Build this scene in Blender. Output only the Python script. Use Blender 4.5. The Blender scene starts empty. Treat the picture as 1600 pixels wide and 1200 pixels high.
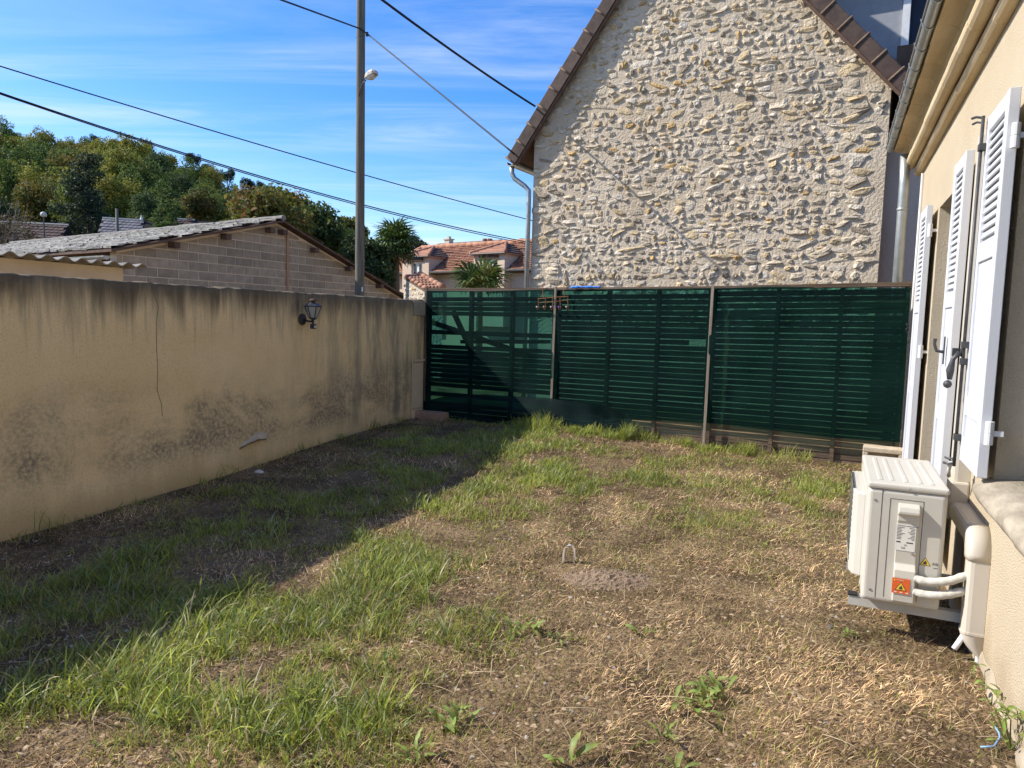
import bpy, math, random
import numpy as np
from mathutils import Vector, Matrix

random.seed(7)
rng = np.random.default_rng(7)
scene = bpy.context.scene
col = scene.collection

# ------------------------------------------------------------------ camera
FPX = 1110.0                                   # focal length in photo pixels (1600 wide)
PITCH = math.atan(103 / 1110.0)
ROLL = math.atan(0.026)
EYE = np.array([0.0, 0.0, 1.6])
cF = np.array([0, math.cos(PITCH), -math.sin(PITCH)])
cR0 = np.array([1.0, 0, 0]); cU0 = np.cross(cR0, cF)
cR = cR0 * math.cos(ROLL) + cU0 * math.sin(ROLL)
cU = -cR0 * math.sin(ROLL) + cU0 * math.cos(ROLL)
cam_data = bpy.data.cameras.new('camera')
cam_data.sensor_width = 36; cam_data.lens = FPX / 1600 * 36
cam_data.clip_start = 0.05; cam_data.clip_end = 3000
cam = bpy.data.objects.new('camera', cam_data); col.objects.link(cam)
cam.matrix_world = Matrix(((cR[0], cU[0], -cF[0], EYE[0]), (cR[1], cU[1], -cF[1], EYE[1]),
                           (cR[2], cU[2], -cF[2], EYE[2]), (0, 0, 0, 1)))
scene.camera = cam

def ray(u, v): return cF + cR * (u - 800) / FPX - cU * (v - 600) / FPX
def onz(u, v, z=0.0):
    d = ray(u, v); return EYE + d * (z - EYE[2]) / d[2]
def onpl(u, v, P, n):
    d = ray(u, v); return EYE + d * np.dot(P - EYE, n) / np.dot(d, n)
def at(u, v, Y):
    d = ray(u, v); return EYE + d * Y / d[1]
def proj(P):
    d = np.asarray(P) - EYE; w = d @ cF
    return 800 + FPX * (d @ cR) / w, 600 - FPX * (d @ cU) / w
def vpdir(u):
    lo, hi = -3000, 3000
    for _ in range(60):
        m = (lo + hi) / 2
        if ray(u, m)[2] > 0: lo = m
        else: hi = m
    d = ray(u, lo); d[2] = 0; return d / np.linalg.norm(d)

# ------------------------------------------------------------------ sky, sun, exposure
SUN_EL = math.radians(38.5)
SUN_AZ = math.atan2(-0.990, 0.140)             # clockwise from +Y, towards +X
sun_dir = np.array([math.sin(SUN_AZ) * math.cos(SUN_EL), math.cos(SUN_AZ) * math.cos(SUN_EL), math.sin(SUN_EL)])
world = bpy.data.worlds.new('World'); scene.world = world; world.use_nodes = True
nt = world.node_tree; nt.nodes.clear()
def N(t, **k):
    n = nt.nodes.new(t)
    for a, b in k.items(): setattr(n, a, b)
    return n
out = N('ShaderNodeOutputWorld'); bg = N('ShaderNodeBackground'); bg.inputs['Strength'].default_value = 0.122
sky = N('ShaderNodeTexSky', sky_type='NISHITA', sun_disc=False)
sky.sun_elevation = SUN_EL; sky.sun_rotation = SUN_AZ % (2 * math.pi)
sky.altitude = 100; sky.air_density = 1.0; sky.dust_density = 0.5; sky.ozone_density = 2.8
tc = N('ShaderNodeTexCoord'); sep = N('ShaderNodeSeparateXYZ')
nt.links.new(tc.outputs['Generated'], sep.inputs[0])
zz = N('ShaderNodeMath', operation='MAXIMUM'); zz.inputs[1].default_value = 0.03
nt.links.new(sep.outputs['Z'], zz.inputs[0])
dx = N('ShaderNodeMath', operation='DIVIDE'); dy = N('ShaderNodeMath', operation='DIVIDE')
nt.links.new(sep.outputs['X'], dx.inputs[0]); nt.links.new(zz.outputs[0], dx.inputs[1])
nt.links.new(sep.outputs['Y'], dy.inputs[0]); nt.links.new(zz.outputs[0], dy.inputs[1])
cmb = N('ShaderNodeCombineXYZ'); nt.links.new(dx.outputs[0], cmb.inputs[0]); nt.links.new(dy.outputs[0], cmb.inputs[1])
def cloud_layer(rot, sx, sy, scale, lo, hi, off):
    mp = N('ShaderNodeMapping'); mp.inputs['Rotation'].default_value[2] = math.radians(rot)
    mp.inputs['Scale'].default_value = (sx, sy, 1); mp.inputs['Location'].default_value = (off, off * 0.7, 0)
    nt.links.new(cmb.outputs[0], mp.inputs[0])
    nz = N('ShaderNodeTexNoise'); nz.inputs['Scale'].default_value = scale; nz.inputs['Detail'].default_value = 9
    nz.inputs['Roughness'].default_value = 0.62; nz.inputs['Distortion'].default_value = 0.7
    nt.links.new(mp.outputs[0], nz.inputs['Vector'])
    mr = N('ShaderNodeMapRange', interpolation_type='SMOOTHSTEP')
    mr.inputs['From Min'].default_value = lo; mr.inputs['From Max'].default_value = hi
    nt.links.new(nz.outputs['Fac'], mr.inputs['Value']); return mr
c1 = cloud_layer(55, 0.20, 0.9, 1.6, 0.37, 0.70, 5.1)
c2 = cloud_layer(48, 0.14, 0.30, 0.9, 0.40, 0.66, 4.4)
c2.inputs['To Min'].default_value = 0.20
cm = N('ShaderNodeMath', operation='MULTIPLY'); nt.links.new(c1.outputs[0], cm.inputs[0]); nt.links.new(c2.outputs[0], cm.inputs[1])
cs = N('ShaderNodeMath', operation='MULTIPLY'); cs.inputs[1].default_value = 0.85; nt.links.new(cm.outputs[0], cs.inputs[0])
mix = N('ShaderNodeMix', data_type='RGBA'); mix.inputs[7].default_value = (4.2, 4.6, 5.4, 1)
hs = N('ShaderNodeHueSaturation'); hs.inputs['Saturation'].default_value = 1.40; hs.inputs['Value'].default_value = 0.97; hs.inputs['Hue'].default_value = 0.512
nt.links.new(sky.outputs[0], hs.inputs['Color'])
nt.links.new(cs.outputs[0], mix.inputs[0]); nt.links.new(hs.outputs[0], mix.inputs[6])
nt.links.new(mix.outputs[2], bg.inputs['Color']); nt.links.new(bg.outputs[0], out.inputs[0])

sd = bpy.data.lights.new('sun', 'SUN'); sd.energy = 3.75; sd.angle = math.radians(0.53); sd.color = (1.0, 0.94, 0.85)
so = bpy.data.objects.new('sun', sd); col.objects.link(so)
so.rotation_euler = Vector(-sun_dir).to_track_quat('-Z', 'Y').to_euler(); so.location = (-20, 5, 25)

scene.view_settings.view_transform = 'Standard'; scene.view_settings.look = 'None'
scene.view_settings.exposure = 0.97; scene.view_settings.gamma = 1.0
scene.view_settings.use_curve_mapping = False
cy = scene.cycles
cy.use_denoising = True; cy.use_adaptive_sampling = True; cy.adaptive_threshold = 0.015
cy.max_bounces = 7; cy.diffuse_bounces = 4; cy.glossy_bounces = 3; cy.transmission_bounces = 4; cy.transparent_max_bounces = 12
cy.caustics_reflective = False; cy.caustics_refractive = False; cy.sample_clamp_indirect = 6

# ------------------------------------------------------------------ materials
MATS = {}
def mat(name, c1, c2=None, rough=0.85, scale=6.0, detail=5, lo=0.35, hi=0.65, bump=0.0, bscale=60.0, bdist=0.01,
        metal=0.0, spec=0.3, stretch=(1, 1, 1), attr=None, translucent=0.0, alpha=None, coords='Object', objvar=0.0, tint=(1, 1, 1)):
    m = bpy.data.materials.new(name); m.use_nodes = True; MATS[name] = m
    t = m.node_tree; t.nodes.clear(); L = t.links.new
    o = t.nodes.new('ShaderNodeOutputMaterial'); b = t.nodes.new('ShaderNodeBsdfPrincipled')
    b.inputs['Roughness'].default_value = rough; b.inputs['Metallic'].default_value = metal
    b.inputs['Specular IOR Level'].default_value = spec
    x = t.nodes.new('ShaderNodeTexCoord'); mp = t.nodes.new('ShaderNodeMapping'); mp.inputs['Scale'].default_value = stretch
    L(x.outputs[coords], mp.inputs[0])
    nz = t.nodes.new('ShaderNodeTexNoise'); nz.inputs['Scale'].default_value = scale; nz.inputs['Detail'].default_value = detail
    nz.inputs['Roughness'].default_value = 0.6
    L(mp.outputs[0], nz.inputs['Vector'])
    mr = t.nodes.new('ShaderNodeMapRange'); mr.inputs['From Min'].default_value = lo; mr.inputs['From Max'].default_value = hi
    L(nz.outputs['Fac'], mr.inputs['Value'])
    mx = t.nodes.new('ShaderNodeMix'); mx.data_type = 'RGBA'
    mx.inputs[6].default_value = (*c1, 1); mx.inputs[7].default_value = (*(c2 or c1), 1)
    L(mr.outputs[0], mx.inputs[0]); c = mx.outputs[2]
    if attr:
        a = t.nodes.new('ShaderNodeAttribute'); a.attribute_name = attr
        m2 = t.nodes.new('ShaderNodeMix'); m2.data_type = 'RGBA'; m2.blend_type = 'MULTIPLY'; m2.inputs[0].default_value = 1
        L(c, m2.inputs[6]); L(a.outputs['Color'], m2.inputs[7]); c = m2.outputs[2]
    if objvar:
        oi = t.nodes.new('ShaderNodeObjectInfo'); hv = t.nodes.new('ShaderNodeHueSaturation')
        r2 = t.nodes.new('ShaderNodeMapRange'); r2.inputs['To Min'].default_value = 1 - objvar; r2.inputs['To Max'].default_value = 1 + objvar
        L(oi.outputs['Random'], r2.inputs['Value']); L(r2.outputs[0], hv.inputs['Value']); L(c, hv.inputs['Color']); c = hv.outputs[0]
    L(c, b.inputs['Base Color'])
    if bump:
        n2 = t.nodes.new('ShaderNodeTexNoise'); n2.inputs['Scale'].default_value = bscale; n2.inputs['Detail'].default_value = 4
        L(mp.outputs[0], n2.inputs['Vector'])
        bp = t.nodes.new('ShaderNodeBump'); bp.inputs['Strength'].default_value = bump; bp.inputs['Distance'].default_value = bdist
        L(n2.outputs['Fac'], bp.inputs['Height']); L(bp.outputs[0], b.inputs['Normal'])
    s = b.outputs[0]
    if translucent:
        tr = t.nodes.new('ShaderNodeBsdfTranslucent'); L(c, tr.inputs['Color'])
        ms = t.nodes.new('ShaderNodeMixShader'); ms.inputs[0].default_value = translucent
        L(s, ms.inputs[1]); L(tr.outputs[0], ms.inputs[2]); s = ms.outputs[0]
    if alpha is not None:
        tp = t.nodes.new('ShaderNodeBsdfTransparent'); tp.inputs['Color'].default_value = (*tint, 1); ms = t.nodes.new('ShaderNodeMixShader'); ms.inputs[0].default_value = alpha
        L(tp.outputs[0], ms.inputs[1]); L(s, ms.inputs[2]); s = ms.outputs[0]
    L(s, o.inputs[0]); m['bsdf'] = b.name
    return m

# ------------------------------------------------------------------ mesh helpers
class Fr:                                       # a right-angled frame: local (a, b, c) -> world
    def __init__(s, o, x, y, z=(0, 0, 1)):
        s.o, s.x, s.y, s.z = [np.asarray(q, float) for q in (o, x, y, z)]
        s.A = np.column_stack([s.x, s.y, s.z])
    def __call__(s, a, b, c): return s.o + s.x * a + s.y * b + s.z * c
    def loc(s, P): return s.A.T @ (np.asarray(P) - s.o)
    def mat(s):
        return Matrix(((s.x[0], s.y[0], s.z[0], s.o[0]), (s.x[1], s.y[1], s.z[1], s.o[1]), (s.x[2], s.y[2], s.z[2], s.o[2]), (0, 0, 0, 1)))
WORLD = Fr((0, 0, 0), (1, 0, 0), (0, 1, 0))
def frame_at(p): return Fr(p, (1, 0, 0), (0, 1, 0))

class MB:                                       # collects world-space faces for ONE mesh
    def __init__(s): s.v = []; s.f = []; s.c = []
    def add(s, vs, fs, c=None):
        k = len(s.v); s.v += [tuple(map(float, p)) for p in vs]; s.f += [tuple(i + k for i in q) for q in fs]
        if c is not None: s.c += [c] * len(vs)
        return s
    def box(s, fr, a0, a1, b0, b1, c0, c1, c=None):
        P = [fr(a, b, z) for z in (c0, c1) for b in (b0, b1) for a in (a0, a1)]
        return s.add(P, [(0, 2, 3, 1), (4, 5, 7, 6), (0, 1, 5, 4), (2, 6, 7, 3), (0, 4, 6, 2), (1, 3, 7, 5)], c)
    def bar(s, p, q, w, t, up=(0, 0, 1)):       # square bar from p to q
        p = np.asarray(p, float); q = np.asarray(q, float); d = q - p; L = np.linalg.norm(d); d /= L
        y = np.cross(up, d); y /= np.linalg.norm(y); z = np.cross(d, y)
        return s.box(Fr(p, d, y, z), 0, L, -w / 2, w / 2, -t / 2, t / 2)
    def tube(s, pts, r, n=8, cap=True):
        pts = [np.asarray(p, float) for p in pts]; m = len(pts)
        rs = r if hasattr(r, '__len__') else [r] * m
        vs = []; ref = None
        for i, p in enumerate(pts):
            d = pts[min(i + 1, m - 1)] - pts[max(i - 1, 0)]; d = d / (np.linalg.norm(d) + 1e-9)
            if ref is None:
                ref = np.array([0, 0, 1.0]) if abs(d[2]) < 0.9 else np.array([1.0, 0, 0])
            x = np.cross(ref, d); x /= np.linalg.norm(x); y = np.cross(d, x); ref = y
            for k in range(n):
                a = 2 * math.pi * k / n; vs.append(p + (x * math.cos(a) + y * math.sin(a)) * rs[i])
        fs = [(i * n + k, i * n + (k + 1) % n, (i + 1) * n + (k + 1) % n, (i + 1) * n + k) for i in range(m - 1) for k in range(n)]
        if cap: fs += [tuple(range(n - 1, -1, -1)), tuple((m - 1) * n + k for k in range(n))]
        return s.add(vs, fs)
    def lathe(s, fr, prof, n=16):               # profile [(r, z)] round the frame's z
        vs = [fr(r * math.cos(2 * math.pi * k / n), r * math.sin(2 * math.pi * k / n), z) for r, z in prof for k in range(n)]
        fs = [(i * n + k, i * n + (k + 1) % n, (i + 1) * n + (k + 1) % n, (i + 1) * n + k) for i in range(len(prof) - 1) for k in range(n)]
        fs += [tuple(range(n - 1, -1, -1)), tuple((len(prof) - 1) * n + k for k in range(n))]
        return s.add(vs, fs)
    def prism(s, base, off):                    # polygon (world points) pushed along off
        base = [np.asarray(p, float) for p in base]; n = len(base); off = np.asarray(off, float)
        nrm = sum(np.cross(base[i], base[(i + 1) % n]) for i in range(n))
        if np.dot(nrm, off) > 0: base = base[::-1]
        vs = base + [p + off for p in base]
        return s.add(vs, [tuple(range(n)), tuple(range(2 * n - 1, n - 1, -1))] + [(i, i + n, (i + 1) % n + n, (i + 1) % n) for i in range(n)])

FR = {}
def mesh_obj(name, me, m, parent=None):
    o = bpy.data.objects.new(name, me); col.objects.link(o)
    if m is not None and not me.materials: me.materials.append(MATS[m] if isinstance(m, str) else m)
    if parent is not None: o.parent = parent
    return o
def build(name, mb, m, parent=None, fr=None, bevel=0, smooth=False, seg=2):
    """One mesh object; vertices are stored in the thing's own frame."""
    f = FR.get(parent.name, WORLD) if parent is not None else (fr or WORLD)
    V = (np.array(mb.v) - f.o) @ f.A
    me = bpy.data.meshes.new(name); me.from_pydata(V.tolist(), [], mb.f); me.update()
    if mb.c:
        at_ = me.attributes.new('tone', 'FLOAT_COLOR', 'POINT')
        at_.data.foreach_set('color', np.array([(*c, 1) for c in mb.c], dtype=np.float32).ravel())
    if smooth: me.shade_smooth()
    o = mesh_obj(name, me, m, parent)
    if parent is None: o.matrix_world = f.mat()
    FR[o.name] = f
    if bevel:
        b = o.modifiers.new('bevel', 'BEVEL'); b.width = bevel; b.segments = seg; b.limit_method = 'ANGLE'; b.angle_limit = math.radians(40)
    return o
def tag(o, label, cat, group=None, kind=None):
    if label: o['label'] = label
    if cat: o['category'] = cat
    if group: o['group'] = group
    if kind: o['kind'] = kind
    return o
def thing(name, label, cat, fr, group=None):
    o = bpy.data.objects.new(name, None); col.objects.link(o); o.empty_display_size = 0.2
    o.matrix_world = fr.mat(); FR[o.name] = fr
    return tag(o, label, cat, group)
def np_mesh(name, V, F, m, tone=None, parent=None):
    """Fast mesh from arrays; F is (n,3) or (n,4)."""
    me = bpy.data.meshes.new(name); nv, nf, k = len(V), len(F), F.shape[1]
    me.vertices.add(nv); me.vertices.foreach_set('co', np.asarray(V, np.float32).ravel())
    me.loops.add(nf * k); me.loops.foreach_set('vertex_index', F.astype(np.int32).ravel())
    me.polygons.add(nf); me.polygons.foreach_set('loop_start', np.arange(0, nf * k, k, dtype=np.int32))
    if tone is not None:
        a = me.attributes.new('tone', 'FLOAT_COLOR', 'POINT')
        T = np.ones((nv, 4), np.float32); T[:, :3] = tone; a.data.foreach_set('color', T.ravel())
    me.update(calc_edges=True); me.validate()
    if m is not None: me.materials.append(MATS[m])
    return me
# ------------------------------------------------------------------ the plan of the place
hD = vpdir(1305); nD = np.array([-hD[1], hD[0], 0])            # along the house facade (away), and out of it
B0 = onz(1530, 1030, 0.0); H_OFF = -(B0 @ nD)
HF = Fr(-nD * H_OFF, hD, nD)                                    # house: a along, b outwards, c up
wP0 = onz(0, 845, 0.0); wP1 = at(661, 655, 10.2); wD = wP1 - wP0; wD[2] = 0; W_LEN = np.linalg.norm(wD); wD /= W_LEN
wN = np.array([wD[1], -wD[0], 0])
WF = Fr((wP0[0], wP0[1], 0), wD, wN)                            # garden wall: a along, b towards the lawn
fD = -vpdir(-1300); fN = np.array([fD[1], -fD[0], 0])           # fence: towards the right, and towards the lawn
fP0 = at(664, 655, 10.2); fP0[2] = 0
FF = Fr(fP0, fD, fN)
def fence(u, v, b=0.0):                                         # pixel -> (a, c) on the fence plane
    q = FF.loc(onpl(u, v, FF(0, b, 0), fN)); return q[0], q[2]
F_LEN = fence(1421, 500)[0]
gP = at(833, 300, 10 * 1.29); gP[2] = 0
gD = -vpdir(-1150); gN = np.array([gD[1], -gD[0], 0])
GF = Fr(gP, gD, gN)                                             # stone gable: a right, b towards the lawn
def gable(u, v, b=0.0):
    q = GF.loc(onpl(u, v, GF(0, b, 0), gN)); return q[0], q[2]
def fac(u, v, b=0.0):
    q = HF.loc(onpl(u, v, HF(0, b, 0), nD)); return q[0], q[2]

def sstep(x, a, b):
    t = np.clip((x - a) / (b - a), 0, 1); return t * t * (3 - 2 * t)
_ph = rng.uniform(0, 6.28, 24); _kx = rng.normal(0, 1.0, 24); _ky = rng.normal(0, 1.0, 24)
def rough_noise(x, y, k):
    r = 0
    for i in range(24): r = r + np.sin(x * _kx[i] * k + y * _ky[i] * k + _ph[i])
    return r / 24
def gz(x, y):                                                   # height of the lawn
    x = np.asarray(x, float); y = np.asarray(y, float)
    z = 0.15 * sstep(y, 4.5, 9.5) + 0.06 * np.exp(-((x - 0.9) ** 2 / 2.5 + (y - 8.9) ** 2 / 1.2))
    z = z + 0.05 * rough_noise(x, y, 2.2) + 0.03 * rough_noise(x + 9, y, 6.0)
    near = sstep(y, 25, 14)
    z = z * near
    # land rises beyond the walls
    far = sstep(y, 30, 75) * 5.0
    return z + far * sstep(-x, -40, 5) 

# ------------------------------------------------------------------ ground
def ground_mat():
    m = mat('lawn_soil', (0.075, 0.051, 0.026), (0.26, 0.185, 0.10), rough=0.95, scale=2.6, detail=8, lo=0.36, hi=0.66, bump=1.0, bscale=42, bdist=0.03, spec=0.1)
    return m
ground_mat()
def lin(a, b, n): return np.linspace(a, b, n, endpoint=False)
gx = np.concatenate([-np.geomspace(900, 9, 26), lin(-8.5, 8.5, 150), np.geomspace(8.5, 900, 26)])
gy = np.concatenate([-np.geomspace(200, 1.2, 10), lin(-0.6, 13, 130), np.geomspace(13, 1800, 40)])
X, Y = np.meshgrid(gx, gy); Z = gz(X, Y)
nx_, ny_ = len(gx), len(gy); idx = np.arange(nx_ * ny_).reshape(ny_, nx_)
Fq = np.stack([idx[:-1, :-1].ravel(), idx[:-1, 1:].ravel(), idx[1:, 1:].ravel(), idx[1:, :-1].ravel()], 1)
gme = np_mesh('ground', np.stack([X.ravel(), Y.ravel(), Z.ravel()], 1), Fq, 'lawn_soil'); gme.shade_smooth()
tag(mesh_obj('ground', gme, None), None, None, kind='structure')

# ------------------------------------------------------------------ garden wall on the left
def wall_mat():
    m = mat('wall_render', (0.77, 0.565, 0.285), (0.83, 0.635, 0.35), rough=0.95, scale=1.6, detail=7, bump=0.55, bscale=120, bdist=0.006, spec=0.1)
    t = m.node_tree; L = t.links.new; b = t.nodes[m['bsdf']]; src = b.inputs['Base Color'].links[0].from_socket
    x = t.nodes.new('ShaderNodeTexCoord'); sp = t.nodes.new('ShaderNodeSeparateXYZ'); L(x.outputs['Object'], sp.inputs[0])
    def noise(scale, st, det=6, lo=0.4, hi=0.65, dist=0.0):
        mp = t.nodes.new('ShaderNodeMapping'); mp.inputs['Scale'].default_value = st; L(x.outputs['Object'], mp.inputs[0])
        n = t.nodes.new('ShaderNodeTexNoise'); n.inputs['Scale'].default_value = scale; n.inputs['Detail'].default_value = det
        n.inputs['Roughness'].default_value = 0.65; n.inputs['Distortion'].default_value = dist
        L(mp.outputs[0], n.inputs['Vector']); r = t.nodes.new('ShaderNodeMapRange'); r.interpolation_type = 'SMOOTHSTEP'
        r.inputs['From Min'].default_value = lo; r.inputs['From Max'].default_value = hi; L(n.outputs['Fac'], r.inputs['Value']); return r.outputs[0]
    def mth(op, a, b_):
        n = t.nodes.new('ShaderNodeMath'); n.operation = op; n.use_clamp = False
        for i, q in enumerate((a, b_)):
            if isinstance(q, (int, float)): n.inputs[i].default_value = q
            else: L(q, n.inputs[i])
        return n.outputs[0]
    def ramp(v, a, c):
        r = t.nodes.new('ShaderNodeMapRange'); r.interpolation_type = 'SMOOTHSTEP'; r.inputs['From Min'].default_value = a; r.inputs['From Max'].default_value = c
        L(v, r.inputs['Value']); return r.outputs[0]
    def over(c, colr, fac):
        mx = t.nodes.new('ShaderNodeMix'); mx.data_type = 'RGBA'; L(fac, mx.inputs[0]); L(c, mx.inputs[6]); mx.inputs[7].default_value = (*colr, 1); return mx.outputs[2]
    z = sp.outputs['Z']
    streak = noise(2.2, (2.0, 1, 0.35), 9, 0.30, 0.72, 0.5)
    fine = noise(5, (3.0, 1, 0.22), 9, 0.30, 0.72, 0.3)
    # soot-black band of lichen along the top edge, dripping down in streaks
    drip = mth('ADD', z, mth('MULTIPLY', mth('SUBTRACT', streak, 0.5), 0.22))
    drip2 = mth('ADD', z, mth('MULTIPLY', mth('SUBTRACT', fine, 0.5), 0.55))
    top = ramp(drip, 1.50, 1.82)
    top2 = mth('MULTIPLY', ramp(drip2, 1.30, 2.0), 0.75)
    c = over(src, (0.15, 0.125, 0.09), mth('MULTIPLY', top2, 0.8))
    c = over(c, (0.060, 0.052, 0.038), mth('MULTIPLY', top, 0.85))
    # grey mildew lying in a slanting band and towards the far end
    mil = mth('MULTIPLY', noise(0.9, (1, 1, 1.5), 9, 0.40, 0.62, 0.4), noise(30, (1, 1, 1), 6, 0.22, 0.68))
    band = mth('MULTIPLY', ramp(z, 0.15, 0.45), ramp(z, 1.15, 0.65))
    c = over(c, (0.19, 0.155, 0.115), mth('MULTIPLY', mth('MULTIPLY', mil, band), 1.0))
    far = mth('MULTIPLY', ramp(sp.outputs['X'], 2.2, 5.0), mth('MULTIPLY', noise(2.0, (2.2, 1, 0.45), 8, 0.40, 0.66), ramp(z, 0.05, 0.35)))
    c = over(c, (0.20, 0.175, 0.125), mth('MULTIPLY', far, 0.8))
    # ochre damp foot
    c = over(c, (0.44, 0.315, 0.15), mth('MULTIPLY', ramp(mth('ADD', z, mth('MULTIPLY', streak, 0.12)), 0.40, 0.12), 0.7))
    gr = noise(70, (1, 1, 1), 4, 0.46, 0.74)
    c = over(c, (0.24, 0.18, 0.11), mth('MULTIPLY', gr, 0.34))
    L(c, b.inputs['Base Color'])
wall_mat()
mat('wall_core', (0.50, 0.44, 0.34), (0.62, 0.55, 0.43), rough=0.95, scale=9, bump=0.5, bscale=80)
mat('hairline', (0.14, 0.11, 0.075), (0.24, 0.18, 0.11), rough=1, scale=30)
T_WALL = thing('garden_wall', 'long beige rendered garden wall with black stained top and a wall lantern', 'wall', WF)
def wall_mesh():
    # one gently uneven slab, top edge crumbled
    a0, a1 = -6.5, W_LEN + 0.02; na, nz_ = 260, 30
    A = np.linspace(a0, a1, na); mb = MB()
    topz = 1.815 + 0.012 * np.array([rough_noise(a * 3, 2.0, 2.0) for a in A]) + rng.normal(0, 0.004, na)
    V = []
    for i, a in enumerate(A):
        row = []
        for k in range(nz_):
            c = -0.3 + (topz[i] + 0.3 - 0.012) * k / (nz_ - 1)
            b = 0.012 * float(rough_noise(a * 1.2, c * 1.2 + 3, 1.6)) + 0.02 * float(sstep(0.28 - c, 0, 0.2)) * 0.6
            row.append(WF(a, b, c))
        row.append(WF(a, -0.02, topz[i])); row.append(WF(a, -0.18, topz[i] + 0.004)); row.append(WF(a, -0.2, topz[i] - 0.02)); row.append(WF(a, -0.2, -0.3))
        V += row
    m_ = nz_ + 4
    F = [(i * m_ + k, (i + 1) * m_ + k, (i + 1) * m_ + k + 1, i * m_ + k + 1) for i in range(na - 1) for k in range(m_ - 1)]
    F += [tuple(range(m_)), tuple((na - 1) * m_ + k for k in range(m_ - 1, -1, -1))]
    mb.add(V, F); return mb
build('rendered_face', wall_mesh(), 'wall_render', T_WALL, smooth=True)
def wpt(u, v, b=0.0):
    q = WF.loc(onpl(u, v, WF(0, b, 0), wN)); return q[0], q[2]
# flat box hatch let into the far end of the wall
mat('hatch_paint', (0.66, 0.53, 0.35), (0.60, 0.48, 0.31), rough=0.8, scale=5)
a0, _ = wpt(642, 560); a1, _ = wpt(660, 560)
mb = MB(); mb.box(WF, a0, a1 - 0.03, 0.015, 0.03, 0.30, 0.94); hp = build('hatch', mb, 'hatch_paint', T_WALL, bevel=0.003)
mb = MB(); mb.box(WF, a0, a1 - 0.03, 0.015, 0.032, 0.10, 0.288); build('hatch_lower', mb, 'hatch_paint', T_WALL, bevel=0.003)
mb = MB(); mb.box(WF, a0 - 0.03, a1, 0.008, 0.04, 0.955, 0.985); build('hatch_drip', mb, 'hatch_paint', T_WALL, bevel=0.004)
# grey cement patch at the top far end
mat('cement_patch', (0.30, 0.26, 0.19), (0.38, 0.33, 0.24), rough=0.95, scale=6, bump=0.4, bscale=90)
a0, _ = wpt(645, 480); mb = MB(); mb.box(WF, a0, W_LEN + 0.01, 0.006, 0.022, 1.60, 1.80); build('cement_patch', mb, 'cement_patch', T_WALL, bevel=0.005)
# blister of broken render low on the wall
def blister():
    pts = [(376, 697), (381, 690), (387, 688), (391, 682), (399, 679), (405, 674), (412, 677), (417, 676), (413, 681), (417, 684), (409, 687), (401, 685), (396, 689), (388, 691), (384, 696)]
    ac = [wpt(*p) for p in pts]; mb = MB(); n = len(ac)
    mb.prism([WF(a, 0.0, c) for a, c in ac], wN * 0.018); return mb
build('broken_render', blister(), 'wall_core', T_WALL, bevel=0.004)
mb = MB(); q = [wpt(372, 700), wpt(381, 695), wpt(392, 690), wpt(404, 686), wpt(413, 685)]
for i in range(4): mb.bar(WF(q[i][0], 0.024, q[i][1] - .004), WF(q[i + 1][0], 0.024, q[i + 1][1] - .004), 0.012, 0.012)
build('blister_edge', mb, 'hairline', T_WALL)
# long crack
cr = [(236, 443), (243, 465), (247, 478), (245, 500), (244, 540), (246, 575), (246, 610), (252, 632), (254, 650)]
mb = MB(); q = [wpt(u + random.uniform(-1, 1), v) for u, v in cr]
def crack_b(a, c): return 0.012 * float(rough_noise(a * 1.2, c * 1.2 + 3, 1.6)) + 0.0005
for i in range(len(q) - 1):
    mb.bar(WF(q[i][0], crack_b(*q[i]), q[i][1]), WF(q[i + 1][0], crack_b(*q[i + 1]), q[i + 1][1]), 0.004, 0.004, up=wN)
build('crack', mb, 'hairline', T_WALL)

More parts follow.
